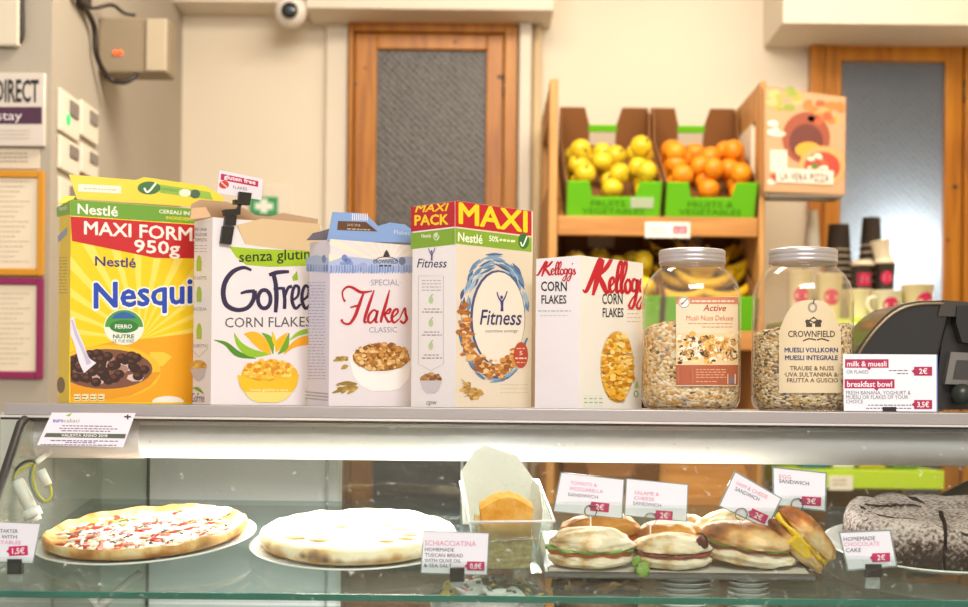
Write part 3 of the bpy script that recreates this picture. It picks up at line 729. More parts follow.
mb = MB(); mb.box(SLX0 - .008, SLX1, 2.537, 2.56, -.0245, -.0207, M('#d8d4d0', rough=.35, metal=.3)); mb.box(SLX0 - .006, SLX1, 2.541, 2.56, -.0285, -.0247, alud); mb.build('front_lip', case, inv=inv)
front_gl = glassy('front_glass', '#f4f8f6', speck=.35, haze=.0, hazecol='#ffffff')
def sheet(nm, p, q, x0, x1, th, m):
    """pane between two profile points (y,z)"""
    d = Vector((0, q[0] - p[0], q[1] - p[1])).normalized(); n = Vector((0, -d.z, d.y)) * th
    mb = MB(); mb.prism([(x0, p[0], p[1]), (x1, p[0], p[1]), (x1, q[0], q[1]), (x0, q[0], q[1])], n, m); return mb.build(nm, case, inv=inv)
sheet('front_glass', (2.515, -.031), (2.2405, -.300), GX0, SLX1, .004, front_gl)
sheet('front_glass', (2.236, -.306), (2.236, -.95), GX0, SLX1, .004, glassy('lower_glass', '#eef3f0'))
# black seal along the left end of the front glass
mb = MB(); mb.tube([(GX0 - .004, 2.53, -.028), (GX0 - .004, 2.505, -.036), (GX0 - .004, 2.238, -.300), (GX0 - .004, 2.233, -.33), (GX0 - .004, 2.233, -.9)], .0075, M('#22211f', rough=.5), n=8); mb.build('edge_seal', case, inv=inv)
mb = MB(); mb.prism([(GX0, 2.53, -.03), (GX0, 2.24, -.305), (GX0, 2.24, -.95), (GX0, 3.05, -.95), (GX0, 3.05, -.03)], (-.005, 0, 0), glassy('end_glass', '#dfe6e1', haze=.25, hazecol='#d5d0c4')); mb.build('end_glass', case, inv=inv)
# the rear: sliding panes, the left ones misty
def rear(nm, pa, pb, m, y=3.05):
    xa, xb = at(pa, 480, y).x, at(pb, 480, y).x
    mb = MB(); mb.box(xa, xb, y, y + .005, -.46, -.021, m); mb.build(nm, case, inv=inv)
rear('sliding_pane', 0, 150, glassy('pane_green', '#d5ded7', haze=.85, hazecol='#ccd4cb'), 3.03)
rear('sliding_pane', 149, 338, glassy('pane_grey', '#e3e6e6', haze=.93, hazecol='#f2f3f6'), 3.05)
rear('sliding_pane', 342, 466, glassy('pane_clear', '#cfd3d6', speck=.3, haze=.05, hazecol='#e8ecef'), 3.06)
for p_, y_, cc in ((148.5, 3.026, '#3a3f3c'), (340, 3.046, '#d8d8d4'), (327, 3.046, '#aeb2b2'), (462, 3.056, '#c8cccc')):
    x_ = at(p_, 480, y_).x; mb = MB(); mb.box(x_ - .003, x_ + .003, y_ - .004, y_, -.46, -.021, M(cc, rough=.4)); mb.build('pane_edge', case, inv=inv)
mb = MB(); mb.box(GX0, SLX1, 3.02, 3.08, -.50, -.46, M('#a9a59c', rough=.4, metal=.4)); mb.build('rear_rail', case, inv=inv)
# glass shelf with its green cut edge
mb = MB(); T = Matrix.Translation((0, SY, SZ)) @ Matrix.Rotation(TH, 4, 'X')
gsh = glassy('shelf_glass', '#f1f8f6', refl=.35, rough=.02, haze=.035, hazecol='#dfe8e6', f0=.02)
mb.box(GX0 + .004, SLX1, S0 + .003, .74, -.0105, 0, gsh, T=T)
mb.build('glass_shelf', case, inv=inv)
mb = MB(); mb.box(GX0 + .004, SLX1, S0, S0 + .003, -.0105, .0, M('#2c7668', rough=.12, coat=.6, var=.35, vs=9), T=T); mb.build('shelf_edge', case, inv=inv)
# solid bars standing in for the plate stand's reflection, and the deck
for pa, ya, pb, yb in ((75, 573, 103, 612), (141, 572, 100, 606)):
    mb = MB(); mb.tube([at(pa, ya, 2.52), at(pb, yb, 2.50)], .0075, M('#e2e0da', rough=.35), n=8); mb.build('reflection_bar', case, inv=inv)
mb = MB(); mb.box(GX0, SLX1, 2.24, 3.05, -.46, -.44, M('#b9b2a6', rough=.4, metal=.3)); mb.build('deck', case, inv=inv)
mb = MB(); mb.box(GX0 - .01, SLX1, 2.24, 3.06, FL, -.96, M('#8d867b', rough=.5)); mb.build('cabinet_body', case, inv=inv)
mb = MB(); mb.box(GX0, SLX1, 2.99, 3.06, -.96, -.50, M('#8d867b', rough=.5)); mb.build('rear_panel', case, inv=inv)

# ---------------------------------------------------------------- the light under the top shelf
TYc, TZc, TR = 2.602, -.0595, .0362
lamp = thing('case_light', 'white tube light running under the metal top shelf', 'lamp', Matrix.Translation((.2, TYc, TZc))); inv = Matrix.Translation(-lamp.location)
def tube_sector(a0, a1, xa, xb, r, m, n=20, close=True):
    mb = MB(); vs = []; 
    for x in (xa, xb):
        for i in range(n + 1):
            a = R(a0 + (a1 - a0) * i / n); vs.append((x, TYc - r * math.cos(a), TZc + r * math.sin(a)))
    k = n + 1; mb.add(vs, [[i, i + 1, k + i + 1, k + i] for i in range(n)], m, True)
    if close:
        c0 = len(mb.v); mb.add([vs[i] for i in range(k)], [list(range(k))], m); mb.add([vs[k + i] for i in range(k)], [list(range(k))], m)
    return mb
xa, xb, xc, xd = at(17, 440, 2.57).x, at(139, 440, 2.57).x, at(800, 440, 2.57).x, SLX1
tube_sector(40, 205, xb, xd, TR, M('#e3e2e4', rough=.35)).build('housing', lamp, inv=inv)
def diffuser_mat():
    m, nt, b = newmat('tube_diffuser'); b.inputs['Base Color'].default_value = lin('#b9b8bb'); b.inputs['Roughness'].default_value = .35
    sp = nt.nodes.new('ShaderNodeSeparateXYZ'); L(nt, coords(nt), sp.inputs[0])
    z = nt.nodes.new('ShaderNodeMapRange'); z.interpolation_type = 'SMOOTHSTEP'; z.inputs['From Min'].default_value = .004; z.inputs['From Max'].default_value = -.032; z.inputs['To Min'].default_value = 0; z.inputs['To Max'].default_value = 1.1; L(nt, sp.outputs['Z'], z.inputs['Value'])
    x = nt.nodes.new('ShaderNodeMapRange'); x.interpolation_type = 'SMOOTHSTEP'; x.inputs['From Min'].default_value = at(880, 440, 2.57).x - .2; x.inputs['From Max'].default_value = at(640, 440, 2.57).x - .2; L(nt, sp.outputs['X'], x.inputs['Value'])
    k = nt.nodes.new('ShaderNodeMath'); k.operation = 'MULTIPLY'; L(nt, z.outputs[0], k.inputs[0]); L(nt, x.outputs[0], k.inputs[1])
    b.inputs['Emission Color'].default_value = (1, .955, .88, 1); L(nt, k.outputs[0], b.inputs['Emission Strength']); return m
tube_sector(-155, 40, xb, xd, TR, diffuser_mat(), n=40).build('diffuser', lamp, inv=inv)
tube_sector(0, 360, xa, xb, TR + .0018, M('#c3c3ca', rough=.35), n=36).build('end_sleeve', lamp, inv=inv)
d = bpy.data.lights.new('case_tube_light', 'AREA'); d.shape = 'RECTANGLE'; d.size = 1.15; d.size_y = .05; d.energy = 9.5; d.color = (1.0, .97, .93)
o = bpy.data.objects.new('case_tube_light', d); COL.objects.link(o); o.parent = lamp; o.location = Vector((at(440, 440, 2.57).x, TYc - .01, TZc - TR - .004)) - lamp.location
o.rotation_euler = (R(-6), 0, 0)

# lamp connector and wiring at the left end
lh = thing('lamp_holder', 'white lamp connector hanging by yellow green wires at left end of case', 'lamp holder', Matrix.Translation(at(30, 515, 2.47))); inv = Matrix.Translation(-lh.location)
wh = M('#e9e7e2', rough=.35); Yl = 2.47
mb = MB(); mb.tube([at(17, 480, Yl), at(18.5, 483, Yl), at(33, 513, Yl)], [.0095, .0115, .0115], wh, n=16); mb.build('sleeve', lh, inv=inv)
mb = MB(); mb.tube([at(30, 509, Yl), at(34, 517, Yl)], .0165, wh, n=18); mb.tube([at(34, 517, Yl), at(36, 521, Yl)], .011, wh, n=14); mb.build('socket_cap', lh, inv=inv)
mb = MB(); mb.tube([at(41, 470, Yl), at(48, 485, Yl)], .0085, wh, n=6); mb.tube([at(36, 463, Yl), at(50, 452, 2.5)], .0045, wh, n=10); mb.build('connector', lh, inv=inv)
def wire(pts, r, c):
    mb = MB(); mb.tube([at(p[0], p[1], Yl + (p[2] if len(p) > 2 else 0)) for p in cr(pts, 8)], r, M(c, rough=.4), n=8); mb.build('wire', lh, inv=inv)
wire([(35, 464), (33, 476), (37, 492), (45, 501), (51, 496), (50, 486), (46, 482)], .0022, '#c9c23a')
wire([(34, 464), (30, 474), (31, 486), (38, 499), (44, 503)], .0022, '#6e7d7c')
wire([(33, 463), (24, 468), (15, 475), (15, 483)], .0022, '#c9c23a')
wire([(36, 462), (27, 461), (17, 468), (13, 478), (17, 484)], .0026, '#3b3a38')

# sticker on the front glass
gl_n = Vector((0, -(.300 - .031), (2.515 - 2.2405)))   # pane normal
gmap = plane_map(Vector((0, 2.515, -.031)) + gl_n.normalized() * -.0005, (0, -.269, .2745))
def gm(px, py, l): return gmap(px, py, l)
mb = MB(); P = Panel(mb, lambda x, y, l: plane_map((0, 2.515, -.031), (0, -(.269), .2745))(x, y, l) , lift=.0002)
q = [(52.5, 414.5), (136, 415), (123.5, 449), (37.5, 447)]
P.poly(q, M('#dcd6e2', rough=.4), 22); P.poly(q, M('#dcd6e2', rough=.4), 24)
P.xf = None
P.poly([(47, 435), (126.5, 436), (125.3, 440.5), (44.5, 439)], '#4a5a4c', 25)
P.text('VALIDITA ANNO 2018', 62, 108, 438.6, 2.7, '#e4e8e2', 26, sl=.012, bold=.01)
P.text('euro', 53.5, 64, 424.3, 4.2, '#2a4bb0', 25, bold=.03); P.text('celiaci', 64.5, 80, 424.5, 4, '#5f7d4a', 25); P.poly([(66, 417.5), (73, 414.8), (70, 418.6)], '#7fae2a', 25)
P.rect(127.2, 415.6 + 1, 129.0, 421.5, '#2a3030', 25); P.rect(124.6, 418, 131.6, 419.6, '#2a3030', 25)
for y, xa, xb in ((428.3, 63, 113), (430.9, 60, 118), (433.3, 62, 111), (443.0, 51, 119), (444.9, 66, 96), (447.0, 41, 117)): P.tiny(xa, xb, y, '#5d5878', 1.0, 25, .012)
st = MB()
o = mb.build('certificate_sticker', inv=Matrix.Translation(-at(88, 432, 2.47))); o.location = at(88, 432, 2.47)
tag(o, 'white certificate sticker with green band on the sloping front glass', 'sticker')

# added fill light without a fitting, brightens the goods below the glass shelf
d = bpy.data.lights.new('lower_fill_light', 'AREA'); d.shape = 'RECTANGLE'; d.size = 1.8; d.size_y = .012; d.energy = 1.6; d.color = (1.0, .96, .9)
o = bpy.data.objects.new('lower_fill_light', d); COL.objects.link(o); o.location = S(.2, S0 + .012, -.0135); o.rotation_euler = (R(48), 0, 0)
# ================================================================ CEREAL BOXES
kraft = M('#b99a78', rough=.8, var=.08)
def pxc(px, py, Y): return at(px, py, Y)
class Carton:
    def __init__(s, name, label, px, py, Yc, th, w_, d_, h_, cf, cs, open_top=False):
        p = at(px, py, Yc); s.p = Vector((p.x, Yc, 0)); th = R(th)
        s.f = Vector((math.cos(th), math.sin(th), 0)); s.s = Vector((-math.sin(th), math.cos(th), 0)); s.w, s.d, s.h = w_, d_, h_
        c = s.p + s.f * w_ / 2 + s.s * d_ / 2
        s.root = thing(name, label, 'cereal box', Matrix.Translation(c) @ Matrix.Rotation(th, 4, 'Z'), 'cereal boxes on the metal shelf')
        s.inv = (Matrix.Translation(c) @ Matrix.Rotation(th, 4, 'Z')).inverted()
        s.mb = MB()
        a, b, cc, dd = s.p, s.p + s.f * w_, s.p + s.f * w_ + s.s * d_, s.p + s.s * d_
        up = Vector((0, 0, h_)); z0 = Vector((0, 0, .0006))
        q = [v + z0 for v in (a, b, cc, dd)] + [v + up for v in (a, b, cc, dd)]
        fm, sm = M(cf, rough=.38), M(cs, rough=.38)
        s.mb.add(q, [[0, 1, 5, 4]], fm); s.mb.add(q, [[3, 0, 4, 7], [1, 2, 6, 5]], sm); s.mb.add(q, [[2, 3, 7, 6]], fm); s.mb.add(q, [[3, 2, 1, 0]], kraft)
        if not open_top: s.mb.add(q, [[4, 5, 6, 7]], sm)
        else:   # inner walls and the bag-dark bottom
            t = .0012; A = [a + s.f * t + s.s * t, b - s.f * t + s.s * t, cc - s.f * t - s.s * t, dd + s.f * t - s.s * t]
            r = [v + Vector((0, 0, h_ - .09)) for v in A] + [v + up for v in A]
            s.mb.add(r, [[1, 0, 4, 5], [2, 1, 5, 6], [3, 2, 6, 7], [0, 3, 7, 4], [0, 1, 2, 3]], kraft)
            s.mb.add([v + up for v in (a, b, cc, dd)] + [v + up for v in A], [[0, 1, 5, 4], [1, 2, 6, 5], [2, 3, 7, 6], [3, 0, 4, 7]], kraft)
        nf = -s.s; ns = -s.f
        def ext(v): return px_of(v)
        fx = [px_of(v)[0] for v in (q[0], q[4], q[1], q[5])]; fy = [px_of(v)[1] for v in q]
        s.front = Panel(s.mb, plane_map(s.p, nf)); s.side = Panel(s.mb, plane_map(s.p, ns))
        s.nf, s.ns = nf, ns
        for P_, i, j in ((s.front, 4, 5), (s.side, 4, 7)):
            (ax, ay), (bx, by) = px_of(q[i]), px_of(q[j]); P_.top = (ax, ay + .2, (by - ay) / (bx - ax))
        s.q = q
    def onface(s, P, pts, lift=1): pass
    def wall(s, off_s=0.0):   # map onto a plane parallel to the front, off_s behind it
        return plane_map(s.p + s.s * off_s, s.nf)
    def flap(s, name, pts, m, off=0.0, lean=0.0, th=.0012, draw=None, label=None):
        """standing flap: outline in photo coordinates on a plane parallel to the front, off behind, leaning back by lean"""
        n = (s.nf + Vector((0, 0, lean))).normalized(); base = s.p + s.s * off + Vector((0, 0, s.h))
        mp = plane_map(base, n); mb = MB()
        P3 = [mp(x, y, 0) for x, y in pts]
        mb.prism(P3, -n * th, m)
        if draw: draw(Panel(mb, mp))
        o = mb.build(name, s.root, inv=s.inv)
        if label: o['label'] = label
        return o
    def done(s, name='carton'): return s.mb.build(name, s.root, inv=s.inv)
def sl_at(c, side=False):
    """photo slope of horizontal lines on a face, as function y -> slope (linear between top and bottom)"""
    i, j = ((0, 1), (3, 0))[side]
    a, b = px_of(c.q[i]), px_of(c.q[j]); a2, b2 = px_of(c.q[i + 4]), px_of(c.q[j + 4])
    s0 = (b[1] - a[1]) / (b[0] - a[0]); s1 = (b2[1] - a2[1]) / (b2[0] - a2[0])
    return lambda y: s1 + (s0 - s1) * (y - a2[1]) / (a[1] - a2[1])
PURP = '#43306a'

# ---------------------------------------------------------------- 1 yellow chocolate cereal
YEL = '#f2cf0c'
c = Carton('cereal_box', 'tall yellow chocolate cereal box with red MAXI banner, leftmost on the shelf', 69, 402.5, 2.70, 28, .285, .10, .3795, YEL, '#e9c51a', open_top=True)
F, Sd = c.front, c.side; sl = sl_at(c); ss = sl_at(c, True)
F.clip = (70.4, 190, 300, 402.3)
def band(P, x0, x1, y0, y1, col, layer, slope): P.poly([(x0, y0), (x1, y0 + slope(y0) * (x1 - x0)), (x1, y1 + slope(y1) * (x1 - x0)), (x0, y1)], col, layer)
band(F, 70, 225, 198.6, 215.5, '#6ba02c', 1, sl)
F.text('Nestlé', 77.5, 118, 213.5, 10, '#f3f0e0', 2, sl=sl(206), bold=.02); F.text('CEREALI INTEGRALI', 159, 213, 213, 3.6, '#f0ecd8', 2, sl=sl(206), bold=.02); F.text('INGREDIENTE N.1', 166, 205, 219, 3, '#e9d51a', 2, sl=sl(206), bold=.02)
# sun rays
for k in range(13):
    a = R(8 + k * 13.5); b = a + R(5.0)
    if 250 - 160 * math.sin(a) < 400:
        F.poly([(140, 340), (140 + 190 * math.cos(a), 340 - 190 * math.sin(a)), (140 + 190 * math.cos(b), 340 - 190 * math.sin(b))], '#f6df5e', .6)
F.poly([(70.4, 216.4), (225, 216.4 + sl(216) * 155), (225, 256 + sl(250) * 155 - 6), (155, 258), (72, 241)], '#c4161c', 1.4)
F.text('MAXI FORMATO', 84, 236, 234, 13.0, '#f7efe4', 2, sl=sl(230), bold=.035); F.text('950g', 134, 180, 252, 12.5, '#f7efe4', 2, sl=sl(250), bold=.035)
F.text('Nestlé', 95, 136, 265.5, 9.5, '#3a3070', 2, sl=sl(265), bold=.02)
F.text('Nesquik', 92, 214, 309, 27, '#f8f4ea', 1.8, sl=-.055, bold=.085); F.text('Nesquik', 93.5, 212.5, 308, 25.0, '#1b46b4', 2.4, sl=-.055, bold=.04)
F.poly([(94, 295), (188, 287), (188, 297), (94, 308)], '#f2cf0c', 0.3)
F.ell(124, 327, 20, 18, '#e9eee0', 2); F.ell(124, 327, 19, 17, '#4a9a3c', 2.3, a0=0, a1=180); F.ell(124, 322, 13, 10, '#2a62a8', 2.6, a0=20, a1=160); F.ell(124, 326.5, 14.5, 6.5, '#2e7d32', 3)
F.text('FERRO', 115, 132, 328.5, 4, '#f0f4e8', 4, bold=.02); F.text('NUTRE', 113, 134, 338.2, 3.8, '#2b5a2e', 4, bold=.02); F.text('LE TUE IDEE', 113, 134, 342.5, 3, '#2b5a2e', 4)
# orange field and bowl
F.poly([(70, 352), (110, 342), (150, 338), (225, 330), (225, 403), (70, 403)], '#efa70e', 1.2)
F.ell(108, 372, 53, 27, '#f3bd2a', 2.0); F.poly([(150, 352), (164, 352), (172, 357), (163, 366), (150, 366)], '#f3c93e', 1.9)
F.poly([(55, 372), (161, 372), (150, 386), (130, 396), (108, 399.5), (70, 397)], '#e39a0c', 2.1)
F.ell(106, 369, 46.5, 20, '#7a4e3a', 2.6); F.flakes(106, 370, 42, 16, 16, 7, ['#c9a79a', '#d9c2b8', '#a8806f'], 2.8, 2)
rg = random.Random(3)
for k in range(46):
    a = rg.uniform(0, 6.28); q = math.sqrt(rg.random()); x, y = 106 + 42 * q * math.cos(a), 368.5 + 16 * q * math.sin(a)
    F.ell(x, y, 5.4, 4.6, '#33190f', 4 + k * .06, n=12); F.ell(x - 1.2, y - 1.3, 2.8, 2.0, '#5f3423', 4.03 + k * .06, n=9)
F.stroke([(70, 318), (73, 330), (79, 345), (84, 360), (90, 368)], [8, 8, 9, 11, 16], '#e6e2ee', 8); F.stroke([(72, 320), (76, 334), (83, 350), (89, 364)], [2, 3, 3, 5], '#c3bdd8', 8.5)
for k in range(4): F.rect(74 + k * 8, 394, 80.5 + k * 8, 401, '#e8dca8', 3); F.tiny(74.5 + k * 8, 80 + k * 8, 397, '#7a6a3a', 1, 3.5); F.tiny(74.5 + k * 8, 80 + k * 8, 400, '#7a6a3a', 1, 3.5)
F.ell(168, 402, 16, 6, '#f4eee2', 2.2)
Sd.clip = (56, 190, 70, 403)
band(Sd, 57, 71, 201, 217, '#7fa92f', 1, lambda y: -.2); Sd.text('Nestlé', 59, 67, 211, 5, '#eef0da', 2, sl=-.2); Sd.poly([(58, 236), (67, 227), (67, 234), (58, 243)], '#8b9ab0', 2)
for k in range(12): Sd.tiny(59, 67, 258 + k * 3.2, '#b59c4a', 1.0, 2)
Sd.ell(61, 385, 4, 8, '#7a5a2a', 2)
c.done()
def dflap(P):
    P.rect(78, 184, 121, 191.5, '#efe9d6', 2, sl=.05); P.tiny(84, 118, 189, '#b8b0a0', .9, 3, .05)
    P.poly([(158, 184), (210, 192), (213, 200), (160, 193)], '#8cb63a', 2)
    P.ell(149, 188, 11.5, 6.5, '#2f6a2a', 3); P.stroke([(144, 188), (148, 192), (156, 183)], 2, '#eef4e4', 4); P.text('INTEGRALE', 162, 178, 190.5, 3, '#3f7a2a', 4, sl=.1); P.ell(185, 193, 6, 4, '#dfe8c8', 4); P.ell(195, 194, 5, 4.5, '#3a5a3a', 4)
c.flap('top_flap', [(77, 199), (69, 174.5), (136, 180), (144, 177), (205, 186), (222, 196), (228, 209)], M('#f0cf16', rough=.4), off=.070, lean=.12, draw=dflap, label='yellow tear flap standing open with white strip')
c.flap('side_flap', [(57.5, 203.5), (64, 196), (76, 196), (70, 202)], M('#e8c616', rough=.4), off=.04, lean=1.2)

# ---------------------------------------------------------------- 2 white gluten free corn flakes
c = Carton('cereal_box', 'white corn flakes box with green senza glutine banner and black clip on top', 210.7, 404.3, 2.66, 33, .222, .088, .3445, '#e6e0e2', '#ece7e8', open_top=True)
F, Sd = c.front, c.side; sl = sl_at(c); ss = sl_at(c, True)
F.clip = (211, 210, 340, 405)
F.poly([(229, 246.5), (258, 249), (285, 250), (325, 249), (325, 266), (300, 266), (270, 267), (246, 265), (236, 257)], '#9fc01a', 1)
F.text('senza glutine', 239, 318, 262.0, 10.5, '#26330e', 2, sl=-.045, bold=.012)
DP = '#2d2144'
F.stroke([(251.4, 270.2), (243, 267.6), (232.5, 272), (225.2, 282), (223.2, 294), (226.5, 305), (236.4, 309.9), (247, 308), (253.2, 300), (254.6, 290.5)], [2.6, 3.6, 4.6, 5, 5, 5, 4.4, 4.2, 4.4, 5], DP, 2)
F.stroke([(254.8, 291), (247, 291.6), (240.5, 293.4)], [3.6, 3.4, 2.2], DP, 2.2)
F.ring(264.2, 299.2, 6.3, 9.2, 4.0, DP, 2.4)
F.stroke([(269, 275), (277, 272.5), (289, 271.6)], [3.4, 4.2, 3], DP, 2.6); F.stroke([(273, 273), (275.6, 284), (276.4, 298), (275.5, 312.5)], [4.4, 4.4, 4.6, 3.6], DP, 2.8); F.stroke([(273.5, 289.5), (279, 288.4), (285, 288.4)], [3, 3, 2.6], DP, 3)
F.stroke([(283.4, 289), (284.6, 299), (284.4, 309)], 3.6, DP, 3.2); F.stroke([(284.5, 297), (288, 288), (292, 286.4)], [2.6, 3.2, 3.4], DP, 3.4)
for ex in (291.6, 301.6, ):
    F.stroke([(ex, 301), (ex + 6, 296), (ex + 7, 288), (ex + 3.4, 286), (ex + .6, 293), (ex + .6, 302), (ex + 4, 308.4), (ex + 9, 304)], [2.4, 2.6, 3.2, 3, 3.4, 3.6, 3.2, 2.4], DP, 3.6)
F.poly([(292, 277), (297, 271), (298, 280), (293, 281)], '#8fb51c', 2)
F.text('CORN FLAKES', 225, 311, 327.5, 10, '#4a4a3c', 2, sl=-.012)
G1, G2, OR = '#6aa31e', '#8fbf26', '#f0b41c'
F.stroke([(214, 340), (226, 344), (238, 354), (256, 358.5)], [.6, 4, 6, .6], '#4d8a1e', 2)
F.stroke([(234, 333), (240, 345), (252, 353), (271, 354)], [.8, 6, 8, 1], G2, 2.2); F.stroke([(244, 334), (254, 337), (264, 346), (270, 354)], [1, 11, 11, 2], OR, 2.4); F.stroke([(262, 333), (270, 340), (273, 354)], [1, 6, 1], G1, 2.6)
F.stroke([(276, 352), (280, 343), (287, 333)], [1, 9, 1], OR, 2.3); F.stroke([(278, 354), (285, 347), (289, 333)], [1, 6, 1], G1, 2.6); F.stroke([(284, 354), (292, 346), (303, 341), (318, 340)], [1, 5, 9, 9], '#f0a81c', 2.4); F.stroke([(290, 340), (298, 334), (308, 331)], [1, 4, 5], G2, 2.5); F.stroke([(272, 332), (274, 340), (275, 346)], [1, 4, 1], '#e3c41c', 2.7)
F.ell(269.5, 374, 28.5, 13, '#e9b92a', 3); F.flakes(269, 370, 24, 9.5, 190, 3.0, ['#f2c23a', '#e6a41e', '#f6d768', '#d98c1a', '#f0b83a'], 3.4, 4)
F.poly([(237, 374.5)] + [(237 + 62 * t, 374.5 + 7 * math.sin(math.pi * t)) for t in [i / 12 for i in range(1, 12)]] + [(299, 374.5), (296.5, 386), (289, 396), (278, 402.5), (258, 402.5), (247, 396), (239.5, 386)], '#eebf22', 8.4)
F.poly([(244, 392), (292, 392), (286, 399), (278, 402.5), (258, 402.5), (250, 399)], '#f3d976', 8.6)
F.text('Senza glutine e sano', 250, 288, 391, 2.8, '#f8eecb', 9)
Sd.clip = (190, 210, 210.6, 405)
for i_, tt in enumerate(('PER UNA', 'COLAZIONE', 'COMPLETA')): Sd.text(tt, 193.5, 207, 231 + i_ * 5.2, 3.2, '#6a6a5a', 2)
for k in range(3): Sd.tiny(194, 207, 246 + k * 3, '#b9b5b4', .8, 2)
for y, tt in ((262, 'DI LATTE'), (293, 'ACQUA'), (330, 'O FRUTTA')):
    Sd.poly([(196.5, y), (197.5, y - 5), (199, y - 7), (201, y - 5), (201.8, y), (201.5, y + 9), (196.8, y + 9)], '#a8c23a', 2); Sd.text(tt, 193.5, 206.5, y + 17.5, 3.2, '#6f7a4a', 2)
Sd.stroke([(192.5, 345), (192.5, 350), (199, 357), (207.5, 349), (207.5, 344)], .5, '#aab08a', 2, raw=True)
Sd.ell(198.5, 366.5, 8.2, 6.5, '#d7a85a', 2); Sd.flakes(198.5, 365.5, 6, 4.5, 18, 2.6, ['#e0a83a', '#c98a2a', '#ecc268'], 2.3, 7); Sd.poly([(190.5, 369), (206.5, 368), (203.5, 378), (198.5, 381.5), (193.5, 378)], '#cbbfbf', 4)
Sd.text('GoFree', 192, 204.5, 402, 9, DP, 2); Sd.stroke([(193, 388), (198, 389), (204, 394)], [.5, 3.2, .5], G1, 3)
c.done()
c.flap('back_flap', [(190, 219), (191.5, 204), (200, 199.5), (226, 201.5), (240, 206), (256, 215), (268, 217), (283, 213), (318, 219), (318, 236), (205, 224)], kraft, off=.083, lean=.1, label='raised brown inner flap with wavy torn edge')
c.flap('front_flap', [(237, 225), (262, 218.6), (320, 224), (323, 252), (285, 249.5), (266, 247), (245, 244)], M('#d8bd92', rough=.75), off=-.002, lean=-.03, label='torn front flap folded down, bare beige board')
c.flap('side_flap', [(190, 219.5), (192, 208), (206, 207), (211, 217)], M('#b3926c', rough=.8), off=.03, lean=1.0)
# black binder clip that holds a ticket above the open box
cl = thing('card_clip', 'black double ended clip gripping the top of white corn flakes box', 'clip', Matrix.Translation(at(226, 243, 2.655))); inv = cl.matrix_world.inverted()
blk = M('#1f1f1c', rough=.35)
mp = plane_map(c.p + c.s * -.006, c.nf)
def slabp(nm, pts, th=.006, extra=0.0):
    mb = MB(); mb.prism([plane_map(c.p + c.s * (-.0085 - extra), c.nf)(x, y, 0) for x, y in pts], c.s * th, blk); return mb.build(nm, cl, inv=inv)
slabp('jaw', [(223.0, 226), (234.5, 226.5), (231.5, 244.5), (220.5, 243)]); slabp('jaw', [(226.5, 214.5), (237, 215.5), (236, 225.5), (225, 224.5)], .009, .002); slabp('spring', [(224.5, 209.5), (241, 208.5), (240.5, 214.5), (226, 215.5)], .014, .003)
slabp('neck', [(236.5, 209.5), (240.5, 202.5), (242.5, 203.5), (239.5, 210.5)], .006); slabp('upper_jaw', [(235, 199.5), (250.5, 201), (250, 205), (235, 204)], .012, .003); slabp('upper_jaw', [(239.5, 191.5), (252, 193), (250.5, 201.5), (238.5, 200)], .006, .002)
Yt = 2.668; mb = MB(); mpT = plane_map(c.p + c.s * -.0015, c.nf)
qd = [(219.5, 170), (263, 179), (261.5, 200), (217, 193)]
mb.prism([mpT(x, y, 0) for x, y in qd], c.s * .0012, M('#e3dae2', rough=.35))
P = Panel(mb, mpT); P.poly([(221, 173.5), (258.5, 181.2), (258, 187), (220.5, 179.8)], '#b01e52', 1); P.text('gluten free', 224, 255.5, 178.4, 4.2, '#f4e4ea', 2, sl=.2, bold=.02)
P.ell(224, 184.7, 5, 4, '#c0392e', 1); P.stroke([(221, 182), (227, 187.5)], 1, '#f0d8d0', 2, raw=True); P.text('FLAKES', 233, 247, 188.5, 3, '#4a4448', 2, sl=.15)
o = mb.build('price_ticket', inv=Matrix.Translation(-mpT(241, 198, 0))); o.location = mpT(241, 198, 0); tag(o, 'small gluten free ticket held above the white corn flakes box', 'price tag')

# ---------------------------------------------------------------- 3 white and blue flakes box
c = Carton('cereal_box', 'white flakes box with blue torn-open top and red script lettering', 328.6, 406.5, 2.64, 33, .19, .085, .3045, '#ddd6da', '#d9d3e4', open_top=True)
F, Sd = c.front, c.side; sl = sl_at(c)
F.clip = (328.8, 230, 432, 407); Sd.clip = (305.5, 230, 328.4, 407)
for k in range(11):
    a = R(12 + 15.6 * k); b = a + R(7)
    F.poly([(387, 266), (387 + 62 * math.cos(a), 266 - 62 * math.sin(a)), (387 + 62 * math.cos(b), 266 - 62 * math.sin(b))], '#e6dfc9', .5)
BL = ['#7f93c4', '#6f86bc', '#93a4cf', '#8698c6']
F.poly([(328.8, 262), (345, 256), (362, 258), (380, 260), (400, 257), (432, 256), (432, 272), (328.8, 273)], '#a9b6d8', .9)
Sd.poly([(306, 258), (316, 255), (328.4, 258), (328.4, 273), (306, 271)], '#aebada', .9)
rg = random.Random(9)
for k in range(34):
    x = 330 + k * 2.7; F.poly([(x, 274), (x + .5, 266 - rg.random() * 3), (x + 2, 266), (x + 2.3, 273 - rg.random() * 3)], rg.choice(BL), 1.1)
for k in range(8):
    x = 307 + k * 2.7; Sd.poly([(x, 272), (x + .5, 265 - rg.random() * 3), (x + 2, 265), (x + 2.3, 271)], rg.choice(BL), 1.1)
F.ell(344.5, 258, 3, 3.5, BL[1], 1.3); F.ell(348, 261, 3.5, 3, BL[1], 1.3); F.rect(340, 262, 353, 265, BL[0], 1.2); F.ell(402, 261, 3.5, 4, '#6a7894', 1.3); F.ell(363, 265, 4, 2.5, BL[2], 1.3); Sd.ell(324, 259, 2, 4, BL[1], 1.3)
